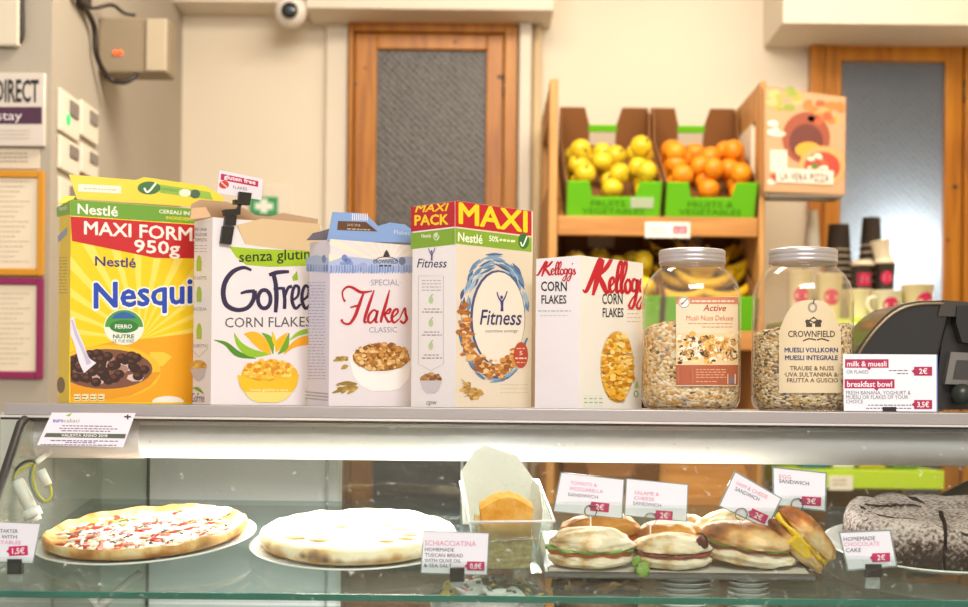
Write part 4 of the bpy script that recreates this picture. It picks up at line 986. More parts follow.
F.text('CROWNFIELD', 373, 398, 263.5, 4.2, '#3a3532', 2, bold=.02); F.stroke([(374, 262), (380, 257.5), (392, 257.5), (398, 262)], .8, '#3a3532', 2.2); F.poly([(383, 256.5), (384.5, 252.5), (386.5, 249.5), (388.5, 252.5), (390, 256.5)], '#3a3532', 2); F.tiny(379, 392, 266.5, '#3a3532', 1.6, 2)
F.text('·SPECIAL·', 369, 400.5, 285.5, 6, '#8a8f9c', 2, sl=-.006)
RD = '#b11322'
F.stroke([(345, 301.5), (343, 298), (342.5, 291.5), (347, 287), (352.5, 287.6), (361, 292.2), (372, 291)], [2.4, 1.6, 1.8, 2.2, 2.6, 3.0, 1.2], RD, 3)
F.stroke([(363.5, 293), (359, 305), (355, 316), (349.5, 323.6), (343.5, 323), (341.2, 319.4)], [2.0, 3.4, 3.4, 2.6, 2.0, 2.6], RD, 3.2)
F.stroke([(350, 307.5), (356, 306), (361, 305.2)], [1.4, 2.2, 1.4], RD, 3.4)
F.stroke([(374, 290.2), (369.5, 303), (365, 317), (364.6, 322.5), (368, 321)], [1.4, 3, 3, 2, 1.2], RD, 3.6)
F.stroke([(376.8, 311.5), (373.4, 310.2), (369, 315), (368, 321), (371, 322.6), (375.6, 317), (377.6, 310.5), (375.4, 321), (378, 322)], [2, 2, 2.6, 2.6, 2, 2, 2.6, 2.6, 1.2], RD, 3.8)
F.stroke([(389.4, 290), (386, 303), (382, 316), (380.6, 322.6)], [1.2, 3, 3, 2.4], RD, 4); F.stroke([(383, 315.5), (388, 310), (390.4, 309.2), (389, 313), (384.6, 314.5), (388, 321.5), (391, 321)], [1.6, 2, 2.4, 2, 2, 2.6, 1.2], RD, 4.2)
F.stroke([(391.6, 318.4), (397.6, 312.5), (396.6, 309), (393, 312), (391.6, 318.5), (394, 322.5), (399.5, 318.5)], [1.2, 2, 2.2, 2.6, 2.8, 2.2, 1.2], RD, 4.4)
F.stroke([(399.5, 318.5), (404.6, 308), (405.4, 314), (406.6, 319), (403.5, 323), (400, 320.6)], [1.2, 1.8, 2.6, 2.8, 2.2, 2], RD, 4.6)
F.text('CLASSIC', 369, 397, 332.5, 5.6, '#8a8f9c', 2, sl=-.006)
F.ell(380.5, 360, 31, 17, '#e8e2df', 3); F.poly([(350, 361)] + [(350 + 62 * t, 361 + 13 * math.sin(math.pi * t)) for t in [i / 12 for i in range(1, 12)]] + [(412, 361), (409, 378), (400, 388), (390, 391), (372, 391), (361, 386), (353, 376)], '#efeae6', 4.0)
F.ell(381, 357.5, 28.5, 13.5, '#9a6a2e', 4.2); F.flakes(381, 356.5, 27, 13.5, 330, 2.7, ['#c98f45', '#a9702c', '#dcae68', '#8a5420', '#b98040', '#e6c285'], 4.4, 11)
WH = ['#a98a3a', '#8f7430', '#c0a458']
for x0_, y0_, x1_, y1_ in ((333, 361, 348, 357.5), (341, 369, 348, 366), (332, 393, 356, 386), (337, 384, 357, 384), (347, 394, 358, 387)):
    F.stroke([(x0_, y0_), ((x0_ + x1_) / 2, (y0_ + y1_) / 2 - .6), (x1_, y1_)], [1, 4.6, 1.5], rg.choice(WH), 3 + rg.random() * .5)
F.flakes(340, 359, 7, 2, 12, 2, WH, 3.6, 5); F.flakes(345, 388, 10, 5, 14, 2, WH, 3.6, 6)
for k in range(32): Sd.tiny(308, 325.5, 283 + k * 3.1, '#aaa6bc', .9, 2)
for k in range(3): Sd.rect(305.5, 391 + k * 3.2, 328.4, 392.3 + k * 3.2, '#aaa3a0', 2, sl=.1)
c.done()
c.flap('tear_flap', [(327, 241), (332.5, 212), (357, 213), (368, 216), (378, 226), (390, 222.5), (405, 224.5), (411, 229), (424, 231), (424, 243)], M('#7f9fd0', rough=.4), off=.004, lean=.10, th=.001, label='pale blue tear flap with brown code strip',
       draw=lambda P: (P.poly([(338, 221), (366, 222), (377.5, 231.5), (337, 230)], '#5a3a22', 2), P.text('24 03 2018', 347, 360, 226, 2.4, '#cdb9a0', 3, sl=.04), P.tiny(347, 370, 229.5, '#cdb9a0', 1, 3, .04),
                       [P.rect(352 + k * 2.1, 213.4, 352.9 + k * 2.1, 220.5, '#e6e4ea', 2.2) for k in range(8)], P.text('Flakes', 394, 410, 234, 4, '#c9d8ee', 3, sl=.08)))
c.flap('dark_flap', [(306.5, 240), (313, 233), (320, 231.5), (331, 228), (331, 239.5)], M('#4a4450', rough=.6), off=.05, lean=.6)

# ---------------------------------------------------------------- 4 tall wholegrain box
c = Carton('cereal_box', 'tall wholegrain flakes box with red and yellow MAXI PACK top band', 455, 408.2, 2.58, 44, .194, .119, .3685, '#dcd0ba', '#ebe6e6')
F, Sd = c.front, c.side; sl = sl_at(c); ss = sl_at(c, True)
F.clip = (455.2, 195, 531.5, 409); Sd.clip = (411, 195, 454.8, 409)
RB, YL = '#b81420', '#f4cf16'
band(F, 455, 532, 199, 226.5, RB, 1, sl); band(Sd, 455, 410, 199, 226.5, RB, 1, ss)
F.text('MAXI', 458.5, 527.5, 223.0, 20.5, YL, 2, sl=sl(215), bold=.042); Sd.text('MAXI', 415, 449, 212.3, 7.4, YL, 2, sl=-.05, bold=.04, shear=.25); Sd.text('PACK', 414.5, 448.5, 225.2, 10, YL, 2, sl=-.03, bold=.05)
GN = '#7fa626'
band(F, 455, 532, 228, 243.5, GN, 1, sl); band(Sd, 455, 410, 228, 244.5, GN, 1, ss)
F.text('Nestlé', 458, 482.5, 241, 9, '#eef0da', 2, sl=sl(240), bold=.02); F.text('50%', 489, 498.5, 241, 5.5, '#eef0da', 2, sl=sl(240), bold=.02); F.tiny(499.5, 516, 241, '#e4e8c8', 2.2, 2, sl(240)); F.ell(523.5, 241, 5.5, 8, '#2f6a2a', 2.4); F.stroke([(520.5, 242), (522.6, 246), (527, 236)], 1.3, '#eef4e4', 3)
Sd.text('Nestlé', 421.5, 431, 237.5, 3.4, '#eef0da', 2, bold=.02); Sd.ell(436.5, 236.5, 3, 4, '#d3dfb4', 2.4); Sd.stroke([(434.8, 236.5), (436.3, 239), (439, 233.5)], .7, '#4f7f2a', 3)
FP = '#2e2a5e'
Sd.text('Fitness', 417, 447, 267.5, 9, FP, 2, shear=.25, bold=.005)
def jump(P, x, y, k, col):
    P.stroke([(x - 3.2 * k, y - 6.4 * k), (x - 2 * k, y - 2.6 * k), (x, y)], [.7 * k, .9 * k, 1.4 * k], col, 6); P.stroke([(x + 3.4 * k, y - 7 * k), (x + 1.8 * k, y - 2.6 * k), (x, y)], [.7 * k, .9 * k, 1.4 * k], col, 6); P.ell(x - .2 * k, y - 3 * k, .9 * k, 1.2 * k, col, 6); P.stroke([(x, y - .6 * k), (x + .1 * k, y + 3 * k), (x, y + 6 * k)], [2.2 * k, 1.5 * k, 2.0 * k], col, 6.2)
jump(Sd, 432, 254.5, 1.0, '#5a5596')
for k in range(4): Sd.tiny(422, 441, 281 + k * 3.2, '#aaa5a8', .8, 2)
Sd.stroke([(418.5, 276), (418.5, 364), (431, 370.5), (443.5, 364), (443.5, 276), (418.5, 276)], .5, '#bdb9b4', 2, raw=True)
for y in (300, 323, 346): Sd.ell(431, y, 2.3, 3.8, '#b8cf96', 2.2); Sd.stroke([(431, y - 3.6), (433, y - 6)], .7, '#7fa84a', 2.6, raw=True); Sd.tiny(424, 440, y + 9.5, '#8d8a88', .9, 2); Sd.tiny(422, 442, y + 12.5, '#77747a', .9, 2)
Sd.ell(431, 379, 11, 5.4, '#b3834a', 2.2); Sd.flakes(431, 378, 9.5, 4.4, 34, 2.4, ['#c38a50', '#9a6430', '#d9a86a', '#7d4c28'], 2.6, 12); Sd.poly([(420, 380.5), (442, 380.5), (439, 389), (435, 393), (427, 393), (423, 389)], '#cfc8cb', 5); Sd.text('cpw', 426.5, 437, 404.5, 5, '#5c585c', 2, shear=.2)
# blue ring of brush marks, flakes and the white disc
rg = random.Random(21); B1 = ['#5d83a8', '#7fa0bd', '#49688f', '#9db6c9', '#3f5580']
for k in range(90):
    a = R(rg.uniform(5, 215)); q = rg.uniform(.80, 1.06); x, y = 494.5 + 33 * q * math.cos(a), 316 - 58 * q * math.sin(a)
    tx, ty = -math.sin(a), -1.7 * math.cos(a); n_ = math.hypot(tx, ty); tx /= n_; ty /= n_; l_ = rg.uniform(4, 9)
    F.stroke([(x - tx * l_, y - ty * l_ * 1.0), (x, y), (x + tx * l_, y + ty * l_)], [.5, rg.uniform(2, 4.5), .5], rg.choice(B1), 1 + k * .02)
for k in range(40):
    a = R(rg.uniform(195, 330)); q = rg.uniform(1.0, 1.12); x, y = 494.5 + 33 * q * math.cos(a), 316 - 60 * q * math.sin(a)
    tx, ty = -math.sin(a), -1.7 * math.cos(a); n_ = math.hypot(tx, ty); l_ = rg.uniform(4, 9)
    F.stroke([(x - tx / n_ * l_, y - ty / n_ * l_), (x, y), (x + tx / n_ * l_, y + ty / n_ * l_)], [.4, 1.6, .4], rg.choice(B1), 2.9 + k * .01)
F.ell(497.5, 318, 27.5, 48, '#3f4f7a', 3.4); F.ell(498.5, 318.5, 26, 46.5, '#e4dccb', 3.6)
FK = ['#c98a3e', '#a9682a', '#dcae66', '#b5763a', '#e8c48a', '#8f5424']
for k in range(230):
    a = R(rg.uniform(160, 322)); q = rg.gauss(.95, .07); x, y = 494 + 31.5 * q * math.cos(a), 318 - 56 * q * math.sin(a)
    F.flakes(x, y, .1, .1, 1, 3.5, FK, 4 + k * .014, k)
F.flakes(466, 388, 5, 5, 14, 3, ['#b98f45', '#9f7632', '#d1aa62'], 4, 14); F.flakes(475, 394, 7, 5, 18, 3, ['#b98f45', '#9f7632', '#d1aa62'], 4, 15)
for k in range(6): F.stroke([(468 + k * .6, 386 + k * 1.6), (461 + k * .5, 379 + k * 3.6)], [1.6, .4], '#b08a42', 4.4, raw=True)
F.text('Fitness', 479.5, 521.5, 324.5, 15, FP, 5, sl=.01, shear=.22, bold=.012); jump(F, 501.6, 302, 1.55, '#352f78'); F.text('nutritive energy', 485, 518, 332.5, 3.2, '#5a5a6a', 5, sl=-.01, shear=.2)
F.ell(520.5, 355, 7.2, 13, '#b5402a', 7.6); F.tiny(516, 525, 349, '#e6b89a', 1, 8); F.text('5', 519, 522, 355, 4, '#f0d9c8', 8); F.tiny(515, 526, 359, '#f0d9c8', 1.4, 8); F.tiny(516, 525, 363, '#e6b89a', 1, 8); F.stroke([(524, 344), (527, 338)], 2, '#5a7a9a', 7.8, raw=True)
for k in range(3): F.tiny(500, 528, 385 + k * 4, '#c9bda6', .8, 2)
c.mb.add([], [], alu); c.done()

# ---------------------------------------------------------------- 5 white and red corn flakes
c = Carton('cereal_box', 'smaller white corn flakes box with big red script, left of the jars', 578.5, 409.2, 2.58, 46, .182, .105, .2735, '#e9e6dc', '#ece8ee')
F, Sd = c.front, c.side; sl = sl_at(c)
pr = [px_of(v) for v in c.q]; F.clip = (578.7, 245, pr[1][0] - .2, 411); Sd.clip = (pr[3][0] + .2, 245, 578.2, 411)
KR = '#c01226'
KS = [  # script word, drawn in a 0..100 x 0..60 field, baseline 36
    ([(2, 34), (7, 36), (14, 25), (21, 12), (27, 1), (31, 2)], [1, 4, 5, 5, 4, 2]), ([(31, 1), (27, 12), (22, 26), (17, 40)], [5, 6.5, 6, 3]),
    ([(44, 0), (36, 10), (25, 19)], [4, 5, 2.5]), ([(26, 18), (31, 27), (37, 36), (42, 33)], [3, 6, 4.5, 1.5]),
    ([(41, 31), (47, 25), (46, 20), (42, 23), (41, 31), (44, 36), (50, 31)], [1.5, 2.5, 3, 3.5, 4, 3, 1.5]),
    ([(50, 31), (58, 12), (58, 2), (54, 8), (51, 26), (52, 36), (57, 32)], [1.5, 2.5, 3, 3.5, 4, 3.5, 1.5]), ([(57, 32), (65, 12), (65, 2), (61, 8), (58, 26), (59, 36), (63, 32)], [1.5, 2.5, 3, 3.5, 4, 3.5, 1.5]),
    ([(68, 21), (64, 26), (64, 33), (67, 36), (71, 32), (71, 25), (68, 21)], [3, 3, 4, 3.5, 3.5, 3, 3]),
    ([(80, 23), (76, 21), (73, 28), (75, 34), (79, 31), (81, 21), (79, 40), (74, 52), (69, 50), (74, 42), (83, 34)], [2, 3, 3.5, 3, 2, 3.5, 3.5, 3, 2.5, 2, 1.5]),
    ([(91, 23), (87, 21), (84, 28), (86, 34), (90, 31), (92, 21), (90, 40), (85, 52), (80, 50), (85, 42), (93, 34)], [2, 3, 3.5, 3, 2, 3.5, 3.5, 3, 2.5, 2, 1.5]),
    ([(94, 6), (93, 12)], [3, 1]), ([(94, 34), (98, 22), (99, 28), (101, 33), (97, 36), (94, 34)], [1.5, 2.5, 3.5, 3.5, 3, 2])]
def script(P, x0, x1, y0, k, col, sl_, layer=2):
    kx = (x1 - x0) / 101
    for i, (pts, ws) in enumerate(KS): P.stroke([(x0 + a * kx, y0 + b * k + sl_ * a * kx) for a, b in pts], [w_ * (kx + k) / 2 * 1.12 for w_ in ws], col, layer + i * .1)
script(F, 581, 651, 257.8, .93, KR, .035); script(Sd, 535, 575.5, 261.5, .38, KR, -.02)
BK = '#2d2b2c'
F.text('CORN', 602, 622.5, 304, 10.5, BK, 2, bold=.02); F.text('FLAKES', 602.5, 623.5, 317, 9, BK, 2, bold=.02)
Sd.text('CORN', 541, 567, 291, 9.5, BK, 2, bold=.02); Sd.text('FLAKES', 541.5, 566.5, 303.5, 8.3, BK, 2, bold=.02); Sd.tiny(538, 571, 311.5, '#a9bcb0', 1.1, 2); Sd.tiny(540, 568, 316, '#c9c6cc', .9, 2)
for k in range(5): F.tiny(627, 640, 306 + k * 4, '#b5b2a8', .8, 2)
F.ell(617, 367, 17, 36, '#d8b878', 2); F.flakes(617, 367, 15, 34, 420, 3.2, ['#f0bf3a', '#dd9c24', '#f6d572', '#c98218', '#eab23a', '#f9e08f'], 2.4, 17)
for k in range(4): F.rect(583.5 + k * 5, 395, 587.6 + k * 5, 407, '#dfe4d4', 2); F.tiny(584 + k * 5, 587.4 + k * 5, 399, '#8aa08a', .9, 3); F.tiny(584 + k * 5, 587.4 + k * 5, 403, '#8aa08a', .9, 3)
F.poly([(634, 388), (637, 380), (639, 388)], '#9cc46a', 2); F.ring(636, 394, 2, 3, .9, '#5fae4a', 2)
c.done()
# ================================================================ JARS OF MUESLI
jar_gl = glassy('jar_plastic', '#fbf7ee', refl=1.0, rough=.05, haze=.035, hazecol='#fff4e0', f0=.045)
lidm = M('#b9b4b4', rough=.35, metal=.6)
def muesli(name, stops, sc=135):
    return ramp_mat(name, stops, kind='VORONOI', tscale=sc, const=True, bump=.8, bdist=.004, rough=.75, scale=(1, 1, 1.6))
def jar(label, pxc, pyb, Yc, r, htop, fill_h, mm, back):
    p = at(pxc, pyb, Yc); x = p.x
    o = thing('muesli_jar', label, 'jar', Matrix.Translation((x, Yc, 0)), 'big muesli jars on the metal shelf')
    H = htop; ls = H * .165
    prof = [(0, .0008), (r * .80, .0008), (r * .93, .006), (r * .985, .018), (r, .035), (r, H * .30), (r * .992, H * .31), (r * .992, H * .655), (r, H * .665), (r * .985, H * .72), (r * .92, H * .79), (r * .79, H * .85), (r * .68, H * .88), (r * .635, H * .893), (r * .655, H * .90), (r * .655, H * .907), (r * .625, H * .912), (r * .625, H * .935)]
    mb = MB(); mb.lathe(prof, jar_gl, n=56); mb.f.pop(); mb.mi.pop(); mb.sm.pop(); mb.build('body', o)
    t = .0025; fh = fill_h
    pr = [(0, .003), (r * .80, .003), (r * .93 - t, .008), (r * .985 - t, .019), (r - t - .001, .036), (r * .99 - t, H * .30), (r * .985 - t, fh * .97)]
    mb = MB(); mb.lathe(pr + [(r * .9, fh * 1.01), (r * .5, fh * 1.03), (0, fh * 1.04)], mm, n=48, wob=lambda a, rr, z: (rr, z + (.010 * math.sin(a + back) * (1 if z > fh * .9 else 0) * rr / r + (.004 * noise.noise(Vector((rr * 60 * math.cos(a), rr * 60 * math.sin(a), 1))) if z > fh * .9 else 0))))
    c = mb.build('muesli', o); c['kind'] = 'stuff'
    mb = MB(); R2 = r * .672; z0 = H * .912
    pl = [(0, H), (R2 * .95, H), (R2, H - .003), (R2, H - .010), (R2 * .985, H - .0115), (R2, H - .013), (R2, H - .0175), (R2 * .985, H - .019), (R2, H - .0205), (R2, z0 + .001), (R2 * .98, z0)]
    mb.lathe(pl[::-1], lidm, n=48); mb.build('lid', o)
    return o, x
s1 = [(0, '#d9c7a0'), (.22, '#c39a5a'), (.38, '#e6dcc4'), (.55, '#b98c4c'), (.66, '#d9bb84'), (.84, '#5a4436'), (.87, '#e9e2d2'), (.95, '#8d8a94')]
s2 = [(0, '#cfc2a2'), (.25, '#e5dcc6'), (.45, '#b79c70'), (.58, '#7d6a52'), (.70, '#dccfae'), (.82, '#4a4038'), (.88, '#c9a04a'), (.95, '#6d6256')]
H1 = .2925
j1, X1 = jar('big clear jar of muesli with orange label beside the corn flakes boxes', 690.5, 408, 2.66, .0905, H1, .155, muesli('muesli_mix', s1), 2.4)
j2, X2 = jar('big clear jar of muesli with plain cream label beside the price sign', 801.5, 409, 2.66, .0925, .296, .150, muesli('muesli_grain', s2, 160), 2.0)
# label of the first jar
mp = cyl_map(X1, 2.66, .0908)
mb = MB(); P = Panel(mb, mp, lift=.0002)
def wrap(P, pts_fn, x0, x1, n, col, layer):
    for i in range(n):
        a = x0 + (x1 - x0) * i / n; b = x0 + (x1 - x0) * (i + 1) / n
        (ta, ba), (tb, bb) = pts_fn(a), pts_fn(b); P.poly([(a, ta), (b, tb), (b, bb), (a, ba)], col, layer)
LX0, LX1 = 676, 738
wrap(P, lambda x: (298 - (x - LX0) * .03, 386), LX0, LX1, 26, M('#e6d2b4', rough=.35), 1)
wrap(P, lambda x: (297, 304), LX0, LX1, 26, '#c9805e', 2); P.tiny(692, 734, 302, '#f0dccb', 1.6, 3)
P.ell(684, 302.5, 6, 6, '#f1ece2', 3); P.ring(684, 302.5, 5.2, 5.2, .8, '#8a7a74', 3.5); P.stroke([(681, 305), (687, 299)], 1, '#7a6a64', 3.6, raw=True)
P.text('Active', 703, 726, 311, 6.5, '#b03a26', 3, shear=.25, bold=.01); P.text('Musli Nuss Deluxe', 686, 733, 320.5, 5.2, '#c8703a', 3, shear=.1); P.tiny(688, 732, 324, '#c9955e', 1, 3); P.tiny(702, 732, 327.5, '#c9955e', 1, 3)
wrap(P, lambda x: (333, 366), LX0, LX1, 26, '#e2c99a', 2)
rg = random.Random(2)
for x in range(680, 737, 3):
    P.flakes(x, 348, 2, 15, 10, 3.6, ['#d9a850', '#e9d3a0', '#c08a3c', '#f0e6cc', '#4a2f24', '#b0742e', '#e4b860', '#f3ead6'], 2.4 + (x - 680) * .01, x)
wrap(P, lambda x: (365, 385), LX0, LX1, 26, '#a95a3a', 4); P.rect(678, 367, 693, 383, '#b96c4a', 5); P.rect(679.5, 370, 691.5, 381.5, '#a55636', 5.5)
for k in range(4): P.tiny(696, 726, 370 + k * 2.6, '#d8a283', .9, 5)
P.tiny(696, 718, 382, '#d8a283', .9, 5); P.rect(727.5, 374, 735.5, 384, '#e9e2d6', 5); P.stroke([(730, 383), (731.5, 376), (733.5, 383)], 1.6, '#4a8aa8', 6, raw=True)
o = mb.build('label', j1, inv=j1.matrix_world.inverted())
# label of the second jar
mp = cyl_map(X2, 2.66, .0928); mb = MB(); P = Panel(mb, mp, lift=.0002)
LX0, LX1 = 777, 841
def arch(x):
    t = (x - 812) / (LX1 - 812) if x > 812 else (812 - x) / (812 - 779)
    top = 300 + 32 * max(0, abs(t)) ** 3.2
    return (min(top, 372), 393)
wrap(P, arch, LX0 + 2, LX1, 30, M('#d9c8a6', rough=.45), 1)
BRN = '#43362c'
P.ring(812.5, 307.5, 3.7, 4.2, 2.2, '#9a9086', 2); P.stroke([(813, 304), (814.5, 299)], 1.2, '#4a403a', 2.4, raw=True)
P.poly([(806, 327), (806, 322), (809, 320), (813.5, 316.5), (818, 320), (821, 322), (821, 327), (815, 327), (815, 323.5), (812, 323.5), (812, 327)], BRN, 2); P.ell(807.5, 321.5, 2.4, 2, BRN, 2.2); P.ell(819.5, 321.5, 2.4, 2, BRN, 2.2)
P.text('CROWNFIELD', 788, 835, 337, 6.2, BRN, 2, bold=.018); P.stroke([(803, 341), (809, 338.8), (816, 340)], 1.4, BRN, 2, raw=False); P.stroke([(817, 340), (822, 338.8), (829, 341)], 1.4, BRN, 2)
NB = '#1d2f6e'
P.text('MUESLI VOLLKORN', 784.5, 838, 352.3, 4.6, NB, 2, bold=.045); P.text('MUESLI INTEGRALE', 785, 838, 360.0, 4.6, NB, 2, bold=.045)
P.text('TRAUBE & NUSS', 790, 834, 370.3, 4.2, '#5a4a3a', 2, bold=.02); P.text('·UVA SULTANINA &·', 784, 839, 376.6, 4.2, '#5a4a3a', 2, bold=.02); P.text('FRUTTA A GUSCIO', 787, 838, 382.4, 4.2, '#5a4a3a', 2, bold=.02)
mb.build('label', j2, inv=j2.matrix_world.inverted())

# ================================================================ CARDS
def card(name, label, quad, Y, n=(0, -1, 0), draw=None, group=None, col='#e4e6f0', sleeve=None, edge=.0012):
    """quad: photo corners TL TR BR BL on a plane through depth Y"""
    c = [sum(q[i] for q in quad) / 4 for i in (0, 1)]; o3 = at(c[0], c[1], Y); mp = plane_map(o3, n); nn = Vector(n).normalized()
    if nn.y > 0: nn = -nn
    base = [(quad[2][i] + quad[3][i]) / 2 for i in (0, 1)]; B = mp(*base, 0)
    root = thing(name, label, 'price tag' if name == 'price_card' else 'sign', Matrix.Translation(B), group); inv = Matrix.Translation(-B)
    mb = MB(); mb.prism([mp(x, y, 0) for x, y in quad], -nn * edge, M(col, rough=.35))
    if draw: draw(Panel(mb, mp, lift=.00022))
    mb.build('card', root, inv=inv)
    if sleeve:
        k = sleeve; cx_, cy_ = c; q2 = [(cx_ + (x - cx_) * (1 + k), cy_ + (y - cy_) * (1 + k * 1.3)) for x, y in quad]
        mb = MB(); fm = glassy('sleeve_film', '#dfe8e6', haze=.5, hazecol='#9fadab', f0=.08) if 'sl' not in globals().get('_sl', {}) else _sl['sl']
        globals().setdefault('_sl', {})['sl'] = fm
        for i in range(4):
            j = (i + 1) % 4; mb.prism([mp(*q2[i], .0004), mp(*q2[j], .0004), mp(*quad[j], .0004), mp(*quad[i], .0004)], -nn * .0016, fm)
        mb.build('plastic_sleeve', root, inv=inv)
    return root, mp, inv, nn
PK, TX, TXG = '#d98aa8', '#3d3a44', '#6a6670'
MG = '#c02a62'
def price(P, x0, y0, x1, y1, t, arrow=True, rot=0.0, layer=3, col=MG):
    c = ((x0 + x1) / 2, (y0 + y1) / 2)
    def r_(x, y): return (c[0] + (x - c[0]) * math.cos(rot) - (y - c[1]) * math.sin(rot), c[1] + (x - c[0]) * math.sin(rot) + (y - c[1]) * math.cos(rot))
    P.poly([r_(x0, y0), r_(x1, y0), r_(x1, y1), r_(x0, y1)], col, layer)
    if arrow: P.poly([r_(x0 + .2, y0 + (y1 - y0) * .25), r_(x0 + .2, y1 - (y1 - y0) * .25), r_(x0 - 2.6, c[1])], col, layer)
    w_ = (x1 - x0) * (.66 if len(t) > 2 else .46); cap = (y1 - y0) * .58
    bx, by = r_(c[0] - w_ / 2, c[1] + cap / 2); P.text(t, bx, bx + w_, by, cap, '#f6e8ee', layer + 1, rot=rot, bold=.03)
# milk and muesli sign
def ds(P):
    P.rect(845, 359.2, 888.5, 367.8, '#a81f4e', 1); P.text('milk & muesli', 847, 886.5, 366.3, 5.2, '#f4e4ea', 2, bold=.03); P.poly([(866, 367.5), (871, 367.5), (869.5, 370.5)], '#a81f4e', 1)
    P.text('OR FLAKES', 846.5, 868.5, 373.6, 3.6, TXG, 2); P.tiny(889, 909, 371, TXG, .9, 2); P.tiny(897, 909, 374, TXG, .9, 2); price(P, 914, 366.8, 932, 375.6, '2€', col='#a81f4e')
    P.rect(844.5, 379.2, 894.5, 388.4, '#a81f4e', 1); P.text('breakfast bowl', 847, 892, 386.8, 5.6, '#f4e4ea', 2, bold=.03); P.poly([(873, 388), (879, 388), (877, 391)], '#a81f4e', 1)
    P.text('FRESH BANANA, YOGHURT &', 846, 910.5, 394.6, 3.8, TXG, 2); P.text('MUESLI OR FLAKES OF YOUR', 846, 908, 399.0, 3.8, TXG, 2); P.text('CHOICE', 846, 863, 403.4, 3.8, TXG, 2)
    P.tiny(868, 911, 405.6, TXG, .9, 2); P.tiny(866, 911, 408.8, TXG, .9, 2); price(P, 914, 400, 932, 409, '3,5€', col='#a81f4e')
    P.rect(936.6, 354.6, 937.6, 411, '#5f7ac0', 1)
r_, mp, inv_, nn = card('price_sign', 'white sign with magenta milk and muesli bands beside the right jar', [(843, 354), (936.5, 354.6), (936.5, 411.6), (844, 410.8)], 2.556, (0, -1, .06), ds, edge=.002)
mb = MB(); mb.prism([mp(882.5, 407, .0015), (mp(896, 407, .0015)), mp(896, 411.6, .0015), mp(882.5, 411.6, .0015)], (0, .012, 0), M('#1c1b1d', rough=.4)); mb.build('clip', r_, inv=inv_)

# ================================================================ SCALE at the right end
bk = M('#1e1c1b', rough=.28, coat=.3); bk2 = M('#2b2826', rough=.4)
Ym = 2.80
mach = thing('counter_scale', 'black domed counter machine behind the white sign at right end', 'scale', Matrix.Translation((at(925, 410, Ym).x, Ym + .1, 0))); inv = mach.matrix_world.inverted()
out = [(846, 410), (851, 372), (858, 350), (872, 330), (888, 313), (903, 304), (920, 300.5), (946, 300), (952, 303), (946, 330), (938, 362), (935, 410)]
pts = [at(x, y, Ym) for x, y in cr(out[1:7], 4)] + [at(x, y, Ym) for x, y in out[7:]] + [at(846, 410, Ym)]
for p in pts:
    if p.z < .0: p.z = 0
mb = MB(); mb.prism(pts, (0, .20, 0), bk); o = mb.build('domed_cover', mach, inv=inv); bv = o.modifiers.new('bevel', 'BEVEL'); bv.width = .008; bv.segments = 3; bv.limit_method = 'ANGLE'
mb = MB(); mb.tube([at(x, y, Ym - .004) for x, y in cr([(853, 372), (860, 352), (874, 332), (890, 316), (905, 307.5), (921, 304), (944, 303.5)], 5)], .0028, M('#8a7c62', rough=.25, metal=.5), n=8); mb.build('trim_rim', mach, inv=inv)
A, B = at(936, 411, Ym), at(1010, 306, Ym)
mb = MB(); mb.prism([at(946, 303, Ym + .02), at(1010, 306, Ym + .02), at(1010, 409.5, Ym + .02), at(934, 409.5, Ym + .02)], (0, .17, 0), bk2); mb.build('body', mach, inv=inv)
mb = MB(); mb.prism([at(942, 300, Ym - .005), at(1000, 304, Ym - .005), at(1000, 318, Ym - .005), at(938, 316, Ym - .005)], (0, .06, 0), M('#4a4540', rough=.25, metal=.3)); mb.build('top_trim', mach, inv=inv)
mb = MB(); mb.prism([at(951, 352, Ym), at(1000, 354, Ym), at(1000, 386, Ym), at(945, 384, Ym)], (0, .03, 0), M('#7e7b78', rough=.35, metal=.4)); mb.prism([at(957, 360, Ym - .002), at(1000, 361, Ym - .002), at(1000, 380, Ym - .002), at(953, 379, Ym - .002)], (0, .002, 0), M('#3f3d3c', rough=.3)); mb.build('display_panel', mach, inv=inv)
mb = MB(); mb.prism([at(957, 306, Ym - .01), at(1000, 304, Ym - .01), at(1000, 350, Ym - .01), at(962, 342, Ym - .01), at(956, 322, Ym - .01)], (0, .05, 0), bk); mb.build('head', mach, inv=inv)
mb = MB(); mb.tube([at(962, 394, Ym - .015), at(962, 394, Ym + .02)], .020, M('#26302a', rough=.35), n=24); mb.tube([at(972, 388, Ym - .02), at(972, 388, Ym + .02)], .010, M('#7a2a36', rough=.35), n=16); mb.build('knob', mach, inv=inv)
# ================================================================ FOOD ON THE GLASS SHELF
china = M('#edeae6', rough=.18, coat=.4)
def plate_prof(r, hh=.016):
    return [(0, .004), (r * .62, .004), (r * .70, .006), (r * .97, hh), (r, hh + .0015), (r * 1.0, hh - .0015), (r * .97, hh - .003), (r * .72, .0005), (r * .66, .0), (0, .0005)][::-1]
